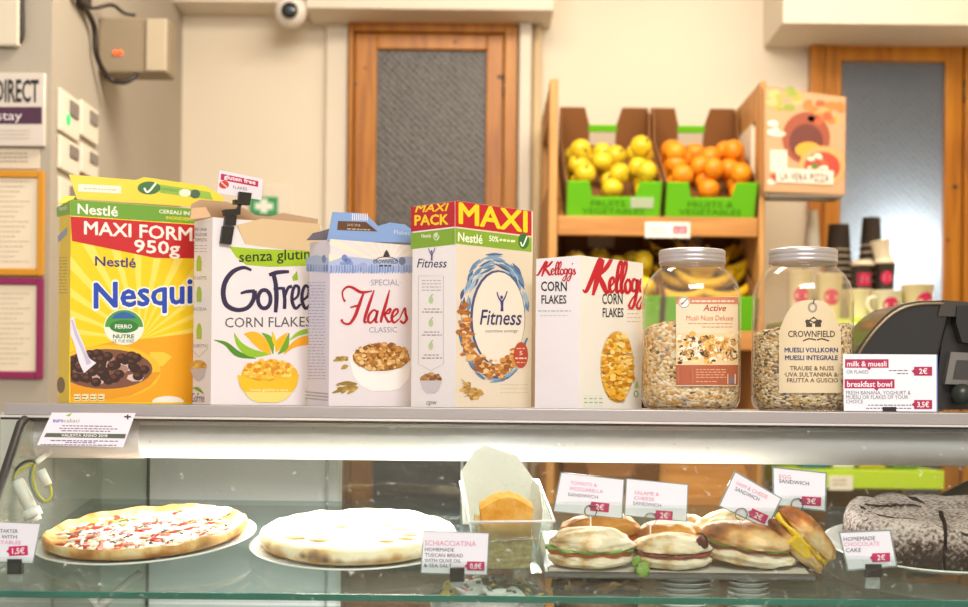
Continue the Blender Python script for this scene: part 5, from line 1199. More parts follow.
# ---- pizza
def pizza_like(name, label, cat, plabel, px, s, r, ry, lift, dough, top, seed, thick, rim=True, plate_r=None):
    Mx = shelf_frame(px, 545, s, lift, ry=ry)
    pr = plate_r or r * 1.055
    pl = MB(); pl.lathe(plate_prof(pr), china, n=72); solo(pl, 'dinner_plate', plabel, 'plate', Mx, 'dinner plates on the glass shelf')
    root = thing(name, label, cat, Mx @ Matrix.Translation((0, 0, .0062)))
    rg = random.Random(seed)
    def wob(a, rr, z):
        q = noise.noise(Vector((math.cos(a) * 2.2, math.sin(a) * 2.2, seed))) * .030 + noise.noise(Vector((math.cos(a) * 7, math.sin(a) * 7, seed + 4))) * .012
        e = (rr / r) ** 4
        zz = z * (1 + .28 * e * noise.noise(Vector((math.cos(a) * 5, math.sin(a) * 5, seed + 9)))) + (.0025 * noise.noise(Vector((rr * 40 * math.cos(a), rr * 40 * math.sin(a), seed))) if z > .006 else 0)
        zz += max(0, rr / r - .72) * .045       # the rim rides up on the sloping plate
        return (rr * (1 + q * e), zz)
    mb = MB(); t = thick
    if rim: prof = [(0, 0), (r * .9, .0), (r * .965, .004), (r * .985, t * .6), (r * .972, t * 1.05), (r * .955, t * 1.12), (r * .93, t * 1.0), (r * .90, t * .75), (r * .6, t * .70), (r * .3, t * .7), (0, t * .7)]
    else: prof = [(0, 0), (r * .9, 0), (r * .97, .005), (r * .985, t * .42), (r * .965, t * .72), (r * .92, t * .88), (r * .85, t * .95), (r * .7, t), (r * .5, t * 1.02), (r * .3, t * 1.04), (r * .15, t), (0, t)]
    mb.lathe(prof, dough, n=96, wob=wob); mb.build('crust' if rim else 'loaf', root)
    return root, Mx, rg, wob
crust = ramp_mat('pizza_crust', [(.32, '#96571c'), (.46, '#c98f4a'), (.58, '#e3c084'), (.75, '#efdcb4')], tscale=22, detail=5, rough=.75, bump=.4, bscale=60)
root, Mx, rg, wob = pizza_like('pizza', 'whole pizza with white cheese and red tomato on a white plate', 'pizza', 'white plate under the whole pizza with red topping', 147, .335, .178, R(-3.2), .004, crust, None, 3, .017, plate_r=.1905)
cheese = ramp_mat('mozzarella', [(.30, '#d9522c'), (.40, '#f0c9a0'), (.48, '#f3ead8'), (.75, '#f7f2e6')], tscale=30, detail=6, rough=.5, bump=.6, bscale=90)
mb = MB(); r = .163
mb.lathe([(r, .0115), (r * .97, .0145), (r * .8, .0145), (r * .55, .0150), (r * .3, .015), (0, .0152)], cheese, n=80, wob=lambda a, rr, z: (rr * (1 + .04 * noise.noise(Vector((math.cos(a) * 4, math.sin(a) * 4, 1)))), z + .004 * noise.noise(Vector((rr * 70 * math.cos(a), rr * 70 * math.sin(a), 2)))))
mb.build('cheese', root)
def strips(nm, n, col, ln, wd, hz, seed, cx=0, cy=0, rad=.15, curl=.6, mat_=None):
    rg = random.Random(seed); mb = MB(); m_ = mat_ or M(col, rough=.4)
    for i in range(n):
        a = rg.uniform(0, 6.28); q = rad * math.sqrt(rg.random()); x, y = cx + q * math.cos(a), cy + q * math.sin(a)
        ph = rg.uniform(0, 6.28) * .3 + rg.choice((0, 3.14)); l_ = ln * rg.uniform(.6, 1.3); k = rg.uniform(-curl, curl)
        pts = []
        for j in range(5):
            t = (j / 4 - .5) * l_; pts.append((x + t * math.cos(ph + k * j / 4), y + t * math.sin(ph + k * j / 4), hz + rg.uniform(-.0015, .002)))
        mb.tube(pts, [wd * .5, wd, wd * 1.1, wd, wd * .4], m_, n=6)
    o = mb.build(nm, root); o['kind'] = 'stuff'; return o
strips('tomato_strips', 70, '#c2301a', .030, .0028, .0185, 11, rad=.156); strips('pepper_strips', 22, '#d9662a', .028, .0025, .0190, 12, rad=.14)
strips('mozzarella_shreds', 130, '#f2ebdc', .026, .0030, .0190, 13, rad=.158); strips('green_bits', 34, '#3f5a34', .012, .0018, .0205, 14, rad=.145); strips('onion_bits', 18, '#6d5566', .016, .0018, .0205, 15, cx=-.05, rad=.09)
strips('cheese_heap', 46, '#f5efe0', .034, .0042, .027, 16, cx=.085, cy=.095, rad=.042)
# ---- flat bread
bread = ramp_mat('flat_bread', [(.26, '#c98f4e'), (.40, '#ecd2a2'), (.55, '#f4e6c8'), (.8, '#f8f0de')], tscale=11, detail=5, rough=.8, bump=.5, bscale=45)
def scorch(m, spots, col):
    nt = m.node_tree; b = nt.nodes['Principled BSDF']; co = coords(nt)
    n = nt.nodes.new('ShaderNodeTexNoise'); n.inputs['Scale'].default_value = 30; L(nt, co, n.inputs['Vector'])
    for (x, y, z, r) in spots:
        d = nt.nodes.new('ShaderNodeVectorMath'); d.operation = 'DISTANCE'; L(nt, co, d.inputs[0]); d.inputs[1].default_value = (x, y, z)
        ad = nt.nodes.new('ShaderNodeMath'); ad.operation = 'MULTIPLY_ADD'; ad.inputs[1].default_value = r * .9; L(nt, n.outputs['Fac'], ad.inputs[0]); L(nt, d.outputs['Value'], ad.inputs[2])
        mr = nt.nodes.new('ShaderNodeMapRange'); mr.inputs['From Min'].default_value = r * .75; mr.inputs['From Max'].default_value = r * 1.5; mr.inputs['To Min'].default_value = .95; mr.inputs['To Max'].default_value = 0; L(nt, ad.outputs[0], mr.inputs['Value'])
        mx = nt.nodes.new('ShaderNodeMix'); mx.data_type = 'RGBA'; mx.inputs['B'].default_value = lin(col); L(nt, mr.outputs[0], mx.inputs['Factor'])
        L(nt, b.inputs['Base Color'].links[0].from_socket, mx.inputs['A']); L(nt, mx.outputs['Result'], b.inputs['Base Color'])
def rim(deg, z=.017, r=.172): return (r * math.cos(R(deg)), r * math.sin(R(deg)), z)
scorch(bread, [rim(250, .022) + (.016,), rim(257, .019) + (.014,), rim(265, .012) + (.013,), rim(243, .022) + (.011,)], '#7a5a48')
scorch(bread, [rim(278, .010) + (.017,), rim(288, .012) + (.016,), rim(297, .016) + (.014,), rim(225, .016) + (.022,), rim(212, .018) + (.02,)], '#c08a4c')
scorch(bread, [rim(a_, .007, .172) + (.015,) for a_ in range(195, 350, 11)], '#d6a05a')
scorch(crust, [(.128, -.118, .016, .020)], '#9a6a30')
root, Mx, rg, wob = pizza_like('flat_bread', 'round golden white flat bread on a white plate beside the pizza', 'bread', 'white plate under the round flat bread', 358, .318, .172, R(-.8), .002, bread, None, 8, .030, rim=False, plate_r=.1865)
mb = MB()
for k in range(14):
    a = rg.uniform(0, 6.28); q = .14 * math.sqrt(rg.random()); mb.blob((q * math.cos(a), q * math.sin(a), .0305), rg.uniform(.012, .024), rg.uniform(.008, .014), .0035, ramp_mat('browned', [(.3, '#c98a3c'), (.7, '#ecd2a0')], tscale=30, rough=.8, bump=.2) if k == 0 else mb.mats[0], sub=2)
o = mb.build('browned_spots', root); o['kind'] = 'stuff'

# ---- loaf cake in a clear dish
dish_gl = glassy('dish_glass', '#f6fbfa', refl=1, haze=.03, hazecol='#ffffff', f0=.06)
D0 = shelf_frame(511, 560, .165, .002, rx=R(7), rz=R(5))
d = thing('glass_dish', 'clear rectangular dish holding the loaf cake beside the flat bread', 'dish', D0)
mb = MB(); bw, tw, dp, hh = .052, .069, .21, .093; t = .003
def ring4(w_, y0, y1, z): return [(-w_, y0, z), (w_, y0, z), (w_, y1, z), (-w_, y1, z)]
vs = ring4(bw, .008, dp - .02, 0) + ring4(tw, 0, dp, hh) + ring4(tw - t, t, dp - t, hh) + ring4(bw - t, .008 + t, dp - .02 - t, t)
fs = [[3, 2, 1, 0]] + [[4 * k + i, 4 * k + (i + 1) % 4, 4 * (k + 1) + (i + 1) % 4, 4 * (k + 1) + i] for k in range(3) for i in range(4)] + [[12, 13, 14, 15]]
mb.add(vs, fs, dish_gl); mb.build('body', d)
mb = MB(); mb.tube([(-tw, 0, hh), (tw, 0, hh), (tw, dp, hh), (-tw, dp, hh)], .0028, glassy('dish_rim', '#ffffff', haze=.5, f0=.1), n=8, closed=True); mb.build('rim', d)
cakec = ramp_mat('loaf_crumb', [(.3, '#c87f1e'), (.5, '#dfa441'), (.75, '#ecc274')], tscale=28, detail=5, rough=.8, bump=.5, bscale=90)
cakeb = ramp_mat('loaf_bottom', [(.3, '#a8823e'), (.5, '#d6b06a'), (.75, '#ecdcae')], scale=(1, 1, 2.4), tscale=60, detail=5, rough=.8, bump=.6, bscale=120)
lf = thing('loaf_cake', 'golden loaf cake in white baking paper inside the clear dish', 'cake', D0 @ Matrix.Translation((-.006, .02, .005))); 
def loaf(x0, x1, y0, y1, z0, z1, m, dome):
    mb = MB(); n = 12; vs = []; ys = [y0, y0 + .004, y1]
    for k, y in enumerate(ys):
        pr = [(x0 + .004, z0), (x1 - .004, z0)] + [(x1 - (x1 - x0) * i / n, z1 + dome * math.sin(math.pi * i / n) + .0025 * noise.noise(Vector((i * .9, y * 40, 2)))) for i in range(n + 1)]
        vs += [(a, y + (0 if k else .0), b) for a, b in pr]
    K = n + 3; fs = [list(range(K)), list(range(3 * K - 1, 2 * K - 1, -1))]
    for k in range(2): fs += [[k * K + i, (k + 1) * K + i, (k + 1) * K + (i + 1) % K, k * K + (i + 1) % K] for i in range(K)]
    mb.add(vs, fs, m, False); return mb
loaf(-.044, .044, .0, .12, .0, .052, cakeb, 0.001).build('loaf_body', lf)
loaf(-.043, .043, -.004, .030, .0525, .104, cakec, .020).build('cut_top', lf)
pm = M('#fbfaf6', rough=.6, trans=.0)
mb = MB()   # paper liner: back sheet and two side sheets standing out of the dish
def sheetp(pts, thv): mb.prism(pts, thv, pm)
sheetp([(-.060, .160, .02), (.060, .160, .02), (.062, .166, .10), (.034, .172, .140), (-.022, .176, .158), (-.040, .174, .148), (-.064, .168, .112)], (0, .0012, 0))
sheetp([(-.052, .0, .03), (-.052, .158, .03), (-.064, .165, .118), (-.063, .09, .112), (-.062, .012, .097)], (.0012, 0, 0))
sheetp([(.052, .0, .03), (.052, .158, .03), (.062, .165, .10), (.064, .09, .112), (.062, .012, .096)], (-.0012, 0, 0))
loafm = mb.build('baking_paper', lf)

# ---- tray and sandwiches
trm = M('#55504c', rough=.35, metal=.3)
XT0, XT1 = at(545, 572, 2.36).x, at(815, 572, 2.36).x
tr = MB(); T0 = shelf_frame(680, 572, .135, .006)
w_ = (XT1 - XT0) / 2
tr.box(-w_, w_, 0, .30, 0, .010, trm, bevel=.003); tr.box(-w_ + .01, w_ - .01, .008, .29, .0101, .0105, M('#cfc9c2', rough=.4))
for sx in (-w_ + .03, w_ - .04):
    for sy in (.02, .26): tr.box(sx, sx + .02, sy, sy + .02, -.0058, 0, trm)
solo(tr, 'serving_tray', 'dark flat serving tray under the row of filled sandwiches', 'tray', T0)
def tray(px, y, rz=0, h=.0108, py=555):
    Y = S(0, .135 + y, .02).y; X = at(px, py, Y).x
    return Matrix.Translation(S(X, .135 + y, .006 + h)) @ Matrix.Rotation(TH, 4, 'X') @ Matrix.Rotation(rz, 4, 'Z')
bun_w = ramp_mat('bun_pale', [(.30, '#a97c48'), (.40, '#d2b183'), (.52, '#e8d6b6'), (.72, '#f1e6d2')], tscale=26, detail=4, rough=.7, bump=.55, bscale=75, bdist=.004)
bun_o = ramp_mat('bun_golden', [(.3, '#9a5a12'), (.5, '#c47a1e'), (.75, '#dfa648')], tscale=16, detail=4, rough=.55, bump=.55, bscale=75, bdist=.004)
bun_b = ramp_mat('bun_toasted', [(.34, '#70401a'), (.46, '#a9682c'), (.56, '#d9ab6c'), (.72, '#ecd6ac')], tscale=13, detail=3, rough=.55, bump=.55, bscale=75, bdist=.004)
lett = M('#86a848', rough=.4, var=.3, vs=40); ham = M('#9a4a34', rough=.4, var=.3, vs=50); tom = M('#d9642a', rough=.35, var=.2, vs=40); egg = M('#f0c418', rough=.4, var=.15, vs=50)
def sandwich(label, Mx, L_, D_, hb, ht, mt, mbm, fills, seed, gap=.008, open_=0.0, grp='filled sandwiches on the tray'):
    root = thing('sandwich', label, 'sandwich', Mx, grp)
    def half(s): 
        def f(p):
            q = p.copy(); n_ = math.hypot(q.x, q.y)
            if q.z < 0: q.z *= .55 * (1 if s > 0 else 1)
            return q
        return f
    lo = MB(); lo.blob((0, 0, hb * .52), L_, D_, hb * .62, mbm, sub=5, amp=.10, fr=2.0, seed=seed, shape=lambda p: Vector((p.x * (1.0 if p.z > 0 else 1), p.y, max(-.84, min(p.z, .62)))))
    lo.build('bottom_bun', root)
    z = hb * .93
    for nm, m_, w__, hh_ in fills:
        f = MB(); n = 40; vs = []; 
        for i in range(n):
            a = 6.283 * i / n; wv = .965 + .02 * math.sin(a * 9 + seed) + .13 * noise.noise(Vector((math.cos(a) * 2.6, math.sin(a) * 2.6, seed)))
            for q, zz in ((.6, 0), (w__ * wv, .0015 * math.sin(a * 11 + seed) - hh_ * .2), (w__ * wv * 1.0, hh_ + .0025 * math.sin(a * 8 + seed * 2)), (.6, hh_)):
                vs.append((L_ * q * math.cos(a), D_ * q * math.sin(a), z + zz))
        fs = [[4 * i + k, 4 * ((i + 1) % n) + k, 4 * ((i + 1) % n) + k + 1, 4 * i + k + 1] for i in range(n) for k in range(3)]
        f.add(vs, fs, m_, True); f.build(nm, root); z += hh_
    up = MB(); up.blob((0, 0, 0), L_ * .98, D_ * .98, ht, mt, sub=5, amp=.12, fr=1.8, seed=seed + 5, shape=lambda p: Vector((p.x, p.y, p.z if p.z > 0 else p.z * .28)))
    u = up.build('top_bun', root); u.location = (0, 0, z + ht * .22); u.rotation_euler = (open_, 0, 0)
    return root
sandwich('golden topped sandwich at the back behind the lettuce filled white one', tray(600, .128, .05), .070, .040, .026, .032, bun_o, bun_w, [('tomato_slice', tom, .95, .007)], 2)
sandwich('white sandwich with lettuce and tomato at the left front of tray', tray(591, .046, -.04), .0705, .044, .026, .023, bun_w, bun_w, [('tomato_slice', tom, .97, .005), ('lettuce', lett, 1.02, .004)], 4, open_=.12)
sandwich('pale sandwich seen behind the ham filled one in the middle', tray(668, .135, 0), .060, .040, .022, .026, bun_o, bun_w, [('ham_slice', ham, .98, .005)], 6)
s_ = sandwich('pale sandwich with dark ham at its right end, middle of the tray', tray(672, .046, -.06), .064, .043, .025, .021, bun_w, bun_w, [('ham_slice', ham, 1.0, .005)], 8, open_=.05)
mb = MB(); mb.blob((.047, -.020, .046), .010, .008, .013, M('#6e3526', rough=.4, var=.3, vs=60), sub=3, amp=.25); mb.tube([(.036, -.03, .062), (.046, -.034, .063), (.052, -.034, .054)], .0013, M('#4a2a22'), n=6); mb.tube([(.040, -.03, .065), (.050, -.036, .060), (.054, -.034, .05)], .0012, M('#4a2a22'), n=6); mb.build('ham_curl', s_)
mb = MB(); mb.blob((-.050, -.052, .006), .011, .006, .012, lett, sub=3, amp=.5, fr=4); mb.blob((-.060, -.044, .016), .008, .005, .010, lett, sub=3, amp=.5, fr=4); mb.build('lettuce', s_)
s_ = sandwich('large oval sandwich with toasted brown top right of the middle', tray(745, .062, -.16) @ Matrix.Rotation(R(6), 4, 'Y') @ Matrix.Translation((0, 0, .004)), .080, .052, .030, .025, bun_b, bun_w, [('ham_slice', ham, .94, .004), ('lettuce', lett, .95, .003)], 10, open_=.10)
sandwich('pale sandwich at the back under the tilted ham and cheese card', tray(738, .165, .05), .074, .044, .028, .034, bun_w, bun_w, [('cheese_slice', egg, .95, .005)], 12)
E0 = tray(801, .075, 0) @ Matrix.Translation((0, 0, .040)) @ Matrix.Rotation(R(43), 4, 'Y')
s_ = sandwich('narrow sandwich with yellow egg tipped down at right end of tray', E0 @ Matrix.Translation((-.004, -.01, -.028)), .062, .036, .027, .027, bun_b, bun_b, [('egg_slice', egg, .96, .007)], 15, open_=.1)
mb = MB(); mb.prism([(-.026, -.036, .006), (.014, -.036, .008), (.024, -.039, .018), (.004, -.043, .029), (-.022, -.040, .031)], (0, .014, 0), egg); o = mb.build('egg_slice', s_); bv = o.modifiers.new('b', 'BEVEL'); bv.width = .004; bv.segments = 3
mb = MB(); Mr = tray(690, .20, 0); mb.blob((0, 0, .026), .028, .028, .027, bun_w, sub=3, amp=.1, shape=lambda p: Vector((p.x, p.y, max(p.z, -.9)))); solo(mb, 'bread_roll', 'small pale bread roll peeping behind the ham filled sandwich', 'bread roll', Mr)
# ---- chocolate cake, cut in two
def cake_mat():
    m, nt, b = newmat('sugared_chocolate'); co = coords(nt)
    n = nt.nodes.new('ShaderNodeTexNoise'); n.inputs['Scale'].default_value = 170; n.inputs['Detail'].default_value = 3; L(nt, co, n.inputs['Vector'])
    n2 = nt.nodes.new('ShaderNodeTexNoise'); n2.inputs['Scale'].default_value = 14; n2.inputs['Detail'].default_value = 3; L(nt, co, n2.inputs['Vector'])
    sp = nt.nodes.new('ShaderNodeSeparateXYZ'); L(nt, co, sp.inputs[0])
    zr = nt.nodes.new('ShaderNodeMapRange'); zr.inputs['From Min'].default_value = .020; zr.inputs['From Max'].default_value = .060; zr.inputs['To Min'].default_value = -.26; zr.inputs['To Max'].default_value = .085; L(nt, sp.outputs['Z'], zr.inputs['Value'])
    a = nt.nodes.new('ShaderNodeMath'); a.operation = 'ADD'; L(nt, n.outputs['Fac'], a.inputs[0]); L(nt, zr.outputs[0], a.inputs[1])
    a2 = nt.nodes.new('ShaderNodeMath'); a2.operation = 'MULTIPLY_ADD'; a2.inputs[1].default_value = .35; L(nt, n2.outputs['Fac'], a2.inputs[0]); L(nt, a.outputs[0], a2.inputs[2])
    r = nt.nodes.new('ShaderNodeValToRGB'); r.color_ramp.elements[0].position = .50; r.color_ramp.elements[0].color = lin('#2a1814'); r.color_ramp.elements[1].position = .84; r.color_ramp.elements[1].color = lin('#cdbdb8')
    e = r.color_ramp.elements.new(.64); e.color = lin('#7d6660')
    L(nt, a2.outputs[0], r.inputs[0]); L(nt, r.outputs[0], b.inputs['Base Color']); b.inputs['Roughness'].default_value = .85
    bp = nt.nodes.new('ShaderNodeBump'); bp.inputs['Strength'].default_value = .6; bp.inputs['Distance'].default_value = .003; L(nt, n.outputs['Fac'], bp.inputs['Height']); L(nt, bp.outputs[0], b.inputs['Normal'])
    return m
cm = cake_mat(); crumb = ramp_mat('chocolate_crumb', [(.3, '#1d0f0b'), (.7, '#3b2119')], tscale=60, rough=.9, bump=.6)
CK = shelf_frame(938, 545, .330, .004, rz=R(0))
mb = MB(); mb.lathe(plate_prof(.196, .019), china, n=72); solo(mb, 'dinner_plate', 'white plate under the sugared chocolate cake at right', 'plate', CK, 'dinner plates on the glass shelf')
rk = .163
def cake_part(label, a0, a1, shift, seed, tilt=0.0):
    n = 60; prof = [(0, .0), (rk * .94, .0), (rk * .97, .004), (rk, .030), (rk * .995, .052), (rk * .975, .064), (rk * .92, .0715), (rk * .8, .073), (rk * .6, .0735), (rk * .4, .073), (rk * .2, .072), (0, .072)]
    K = len(prof); vs = []; 
    for i in range(n + 1):
        a = a0 + (a1 - a0) * i / n; w_ = .05 * noise.noise(Vector((math.cos(a) * 2.5, math.sin(a) * 2.5, seed)))
        for r_, z in prof:
            q = Vector((r_ * math.cos(a) * (1 + w_), r_ * math.sin(a) * (1 + w_), z))
            if z > .05: q.z += .009 * noise.noise(Vector((q.x * 14, q.y * 14, seed))) + .004 * noise.noise(Vector((q.x * 40, q.y * 40, seed)))
            vs.append(q)
    mb = MB(); mb.add(vs, [[i * K + k, (i + 1) * K + k, (i + 1) * K + k + 1, i * K + k + 1] for i in range(n) for k in range(K - 1)], cm, True)
    for i in (0, n): mb.add([vs[i * K + k] for k in range(K)], [list(range(K))], crumb)
    root = thing('chocolate_cake', label, 'cake', CK @ Matrix.Translation((shift[0], shift[1], .0062)) @ Matrix.Rotation(tilt, 4, 'Z'), 'halves of the chocolate cake')
    mb.build('sponge', root); return root
aL = R(100); aR = R(256)
kl = cake_part('left half of sugar dusted chocolate cake, behind its price card', aL, aR, (-.0035, 0), 3)
kr = cake_part('right half of sugar dusted chocolate cake, running out of the picture', aR, aL + 2 * math.pi, (.002, -.002), 6)
def crack(root, pts, wd, seed):
    rg = random.Random(seed); P = cr([(x, y, z) for x, y, z in pts], 5); mb = MB()
    P = [(x + rg.uniform(-.0025, .0025), y + rg.uniform(-.004, .004), z + rg.uniform(-.001, .001)) for x, y, z in P]
    mb.tube(P, [wd * (.3 + 1.2 * rg.random()) for _ in P], M('#1a0d0a', rough=.9), n=6); mb.build('crack', root)
crack(kl, [(-.125, -.02, .072), (-.10, -.065, .0725), (-.075, -.072, .073), (-.055, -.10, .072), (-.038, -.135, .068)], .0022, 1)
crack(kl, [(-.12, .03, .075), (-.085, .02, .075), (-.05, .035, .075), (-.025, .01, .075)], .0018, 2)
crack(kl, [(-.14, -.03, .07), (-.128, .0, .0735), (-.13, .03, .0735)], .0015, 5)
crack(kr, [(-.03, -.145, .066), (.0, -.152, .064), (.03, -.150, .065), (.06, -.140, .066), (.09, -.128, .067), (.13, -.095, .067)], .0032, 3)
crack(kr, [(-.018, -.09, .073), (.02, -.10, .074), (.06, -.085, .074)], .0016, 4)
# cake server lying over the cake
ks = thing('cake_server', 'black handled cake server lying behind the chocolate cake', 'utensil', CK @ Matrix.Translation((.09, .175, .10))); inv = ks.matrix_world.inverted()
Yk = (CK @ Vector((0, .17, 0))).y
A, B = at(929, 507, Yk), at(1000, 474, Yk + .05)
mb = MB(); d_ = B - A; mb.tube([A + d_ * t for t in (0, .08, .2, .5, .8, 1)], [.005, .010, .0135, .0145, .015, .014], M('#1d2224', rough=.3), n=12); mb.build('handle', ks, inv=inv)
mb = MB(); e_ = A + Vector((-.055, .0, -.035)); mb.prism([A + Vector((.01, 0, .004)), A + Vector((.01, 0, -.004)), e_ + Vector((0, 0, -.010)), e_ + Vector((-.02, 0, -.012)), e_ + Vector((-.005, 0, .008))], (0, .0015, 0), M('#b5b9bb', rough=.2, metal=.9)); mb.build('blade', ks, inv=inv)

# ---- price cards
GR = 'price cards on the glass shelf'
def ringcard(label, quad, Y, draw, ring, stick_to, sleeve=.035, rot=0):
    root, mp, inv, nn = card('price_card', label, quad, Y, (0, -1, 0), draw, GR, sleeve=sleeve)
    mb = MB(); n = 22; rr = 6.0
    mb.tube([mp(ring[0] + rr * math.cos(6.283 * i / n), ring[1] + rr * math.sin(6.283 * i / n), .0022) for i in range(n)], .0009, M('#8d9092', rough=.25, metal=.8), n=7, closed=True); mb.build('ring', root, inv=inv)
    mb = MB(); mb.tube([mp(ring[0], ring[1] + rr, .0022), mp(stick_to[0], stick_to[1], .0022)], .0012, M('#efe9e0', rough=.4), n=7); mb.build('stick', root, inv=inv)
    return root, mp, inv
def t1(P):
    P.text('TOMATO &', 570.5, 597, 484.3, 3.5, PK, 2, sl=.1); P.text('MOZZARELLA', 570, 603, 490.0, 3.5, PK, 2, sl=.1); P.text('SANDWICH', 568, 598, 496.0, 3.5, TXG, 2, sl=.1); price(P, 590.5, 502.5, 609, 511.5, '2€', rot=.1)
ringcard('tomato and mozzarella sandwich price card, leftmost of the ringed cards', [(561.5, 473), (623.5, 480), (621.5, 518), (554, 511)], 2.392, t1, (590.5, 511), (591, 540))
def t2(P):
    P.text('SALAME &', 634.5, 659, 494, 3.5, PK, 2, sl=.08); P.text('CHEESE', 634, 654.5, 499.5, 3.5, PK, 2, sl=.08); P.text('SANDWICH', 633, 661, 504.5, 3.5, TXG, 2, sl=.1); price(P, 655.5, 510.8, 672.5, 520, '2€', rot=.08)
ringcard('salame and cheese sandwich price card above the ham filled sandwich', [(627, 479), (687.5, 485), (686, 521), (625, 515)], 2.388, t2, (650.3, 519), (650.5, 545))
def t3(P):
    k = .44; P.text('HAM & CHEESE', 736, 770, 484.5, 3.7, PK, 2, rot=k); P.text('SANDWICH', 734.5, 761, 490, 3.7, TX, 2, rot=k); price(P, 749.5, 511.5, 767.5, 521, '2€', rot=k)
ringcard('tilted ham and cheese price card over the large toasted sandwich', [(735.5, 472.5), (780.5, 498.5), (766.5, 527.5), (720, 505.5)], 2.385, t3, (741, 514), (741.5, 543), sleeve=.06)
def t4(P):
    P.text('EGG', 779, 791, 478, 3.7, PK, 2, sl=.08); P.text('SANDWICH', 779, 809, 482.5, 3.7, TX, 2, sl=.1); price(P, 801.5, 496.8, 821, 505.5, '3€', rot=.06)
ringcard('egg sandwich price card at the right end of the tray', [(773.5, 468), (825.5, 473.5), (824.5, 510), (774.5, 504.5)], 2.405, t4, (797, 504), (797.5, 530), sleeve=.06)
def standcard(label, quad, s, draw, clip, foot, sleeve=.03):
    Y = S(0, s).y; root, mp, inv, nn = card('price_card', label, quad, Y, (0, -1, 0), draw, GR, sleeve=sleeve)
    mb = MB(); mb.prism([mp(clip[0], clip[1], .004), mp(clip[2], clip[1], .004), mp(clip[2], clip[3], .004), mp(clip[0], clip[3], .004)], (0, .014, 0), M('#1e1d1d', rough=.35)); mb.build('clip', root, inv=inv)
    x0, x1 = mp(clip[0] + 1, clip[3], 0).x, mp(clip[2] - 1, clip[3], 0).x; zt = mp(clip[0], clip[3], 0).z; zb = S(0, s).z + .0003
    mb = MB(); mb.box(x0, x1, Y, Y + .008, zb, zt, glassy('clip_foot', '#dfe6e4', haze=.15, f0=.08)); mb.build('clip_foot', root, inv=inv)
def t5(P):
    P.text('SCHIACCIATINA', 425, 476, 545.3, 5.2, PK, 2, sl=.02); P.text('HOMEMADE', 425, 454, 551, 3.5, TX, 2, sl=.02); P.text('TUSCAN BREAD', 425, 463, 556.6, 3.5, TX, 2, sl=.02); P.text('WITH OLIVE OIL', 424.5, 461, 562, 3.5, TX, 2, sl=.02); P.text('& SEA SALT', 424, 452, 567, 3.5, TX, 2, sl=.02); P.line((452, 567.5), (466, 567.5), .5, MG, 2); price(P, 467, 561.5, 484.5, 570.5, '0,8€', rot=.02)
standcard('white flat bread price card standing between bread and loaf dish', [(424, 531), (488.5, 533.5), (486.5, 574.5), (421.5, 572.5)], .10, t5, (450, 568, 464.5, 581.5), 0)
def t6(P):
    k = -.03; P.text('HOMEMADE', 843.5, 875, 541, 4.0, TX, 2, sl=k); P.text('CHOCOLATE', 844, 879.5, 546.4, 4.0, PK, 2, sl=k); P.text('CAKE', 845.5, 861, 552.3, 4.0, TX, 2, sl=k); price(P, 872, 553, 890, 561.8, '2€', rot=k)
standcard('chocolate cake price card standing before the cut cake', [(840, 533), (889.5, 531), (896, 565.5), (848.5, 569.5)], .115, t6, (865, 564, 881, 577), 0, sleeve=.06)
def t7(P):
    k = .02; P.text('STARTER', -2, 18, 532.5, 3.5, TX, 2, sl=k); P.text('PIZZA WITH', -16, 17, 538, 3.5, TX, 2, sl=k); P.text('VEGETABLES', -14, 21, 543.6, 3.5, PK, 2, sl=k); price(P, 9, 546, 28, 555.5, '1,5€', rot=-.05)
standcard('starter price card at the left edge beside the pizza', [(-24, 521), (40, 524), (32.5, 563), (-30, 560)], .10, t7, (8, 559, 22, 574), 0)

# ---- below the glass shelf
sz = .0088
def saucer_mb(r):
    mb = MB(); mb.lathe([(0, .0), (r * .55, .0), (r * .6, .002), (r * .95, .0085), (r, .0098), (r * .99, .011), (r * .94, .0105), (r * .55, .0045), (0, .004)], china, n=40); return mb
for pxc_, Ys, r, n, lab in ((683.5, 2.462, .049, 19, 'small white saucer in the wider stack below the sandwich tray'), (748, 2.465, .0355, 19, 'small white saucer in the narrower stack below the toasted sandwich')):
    x = at(pxc_, 590, Ys).x; proto = None
    for k in range(n):
        o = saucer_mb(r).build('saucer') if proto is None else proto.copy()
        if proto is not None: COL.objects.link(o)
        proto = o; o.location = (x, Ys, -.44 + k * sz); tag(o, lab, 'saucer', 'saucers in the %s stack' % ('wider' if r > .04 else 'narrower'))
def bowl(label, pxa, pxb, Y, ztop, m, depth=.09):
    xa, xb = at(pxa, 590, Y).x, at(pxb, 590, Y).x; rx = (xb - xa) / 2; x = (xa + xb) / 2; h = ztop + .44
    mb = MB(); mb.lathe([(0, 0), (.7, 0), (.75, .05), (1, 1.0), (.98, 1.0), (.72, .07), (0, .07)], m, n=40, T=Matrix.Diagonal((rx, depth, h, 1)))
    return solo(mb, 'sweets_basket', label, 'basket', Matrix.Translation((x, Y, -.44)), 'baskets below the glass shelf'), x, rx
b1, bx, brx = bowl('clear basket of wrapped sweets below the loaf dish', 428, 548, 2.41, -.305, glassy('basket_clear', '#e9efec', haze=.12, f0=.06))
b2, cx_, crx = bowl('brown basket of gold wrapped chocolates below the sandwich tray', 552, 640, 2.44, -.298, M('#5a4030', rough=.7, var=.2, vs=30))
rg = random.Random(31)
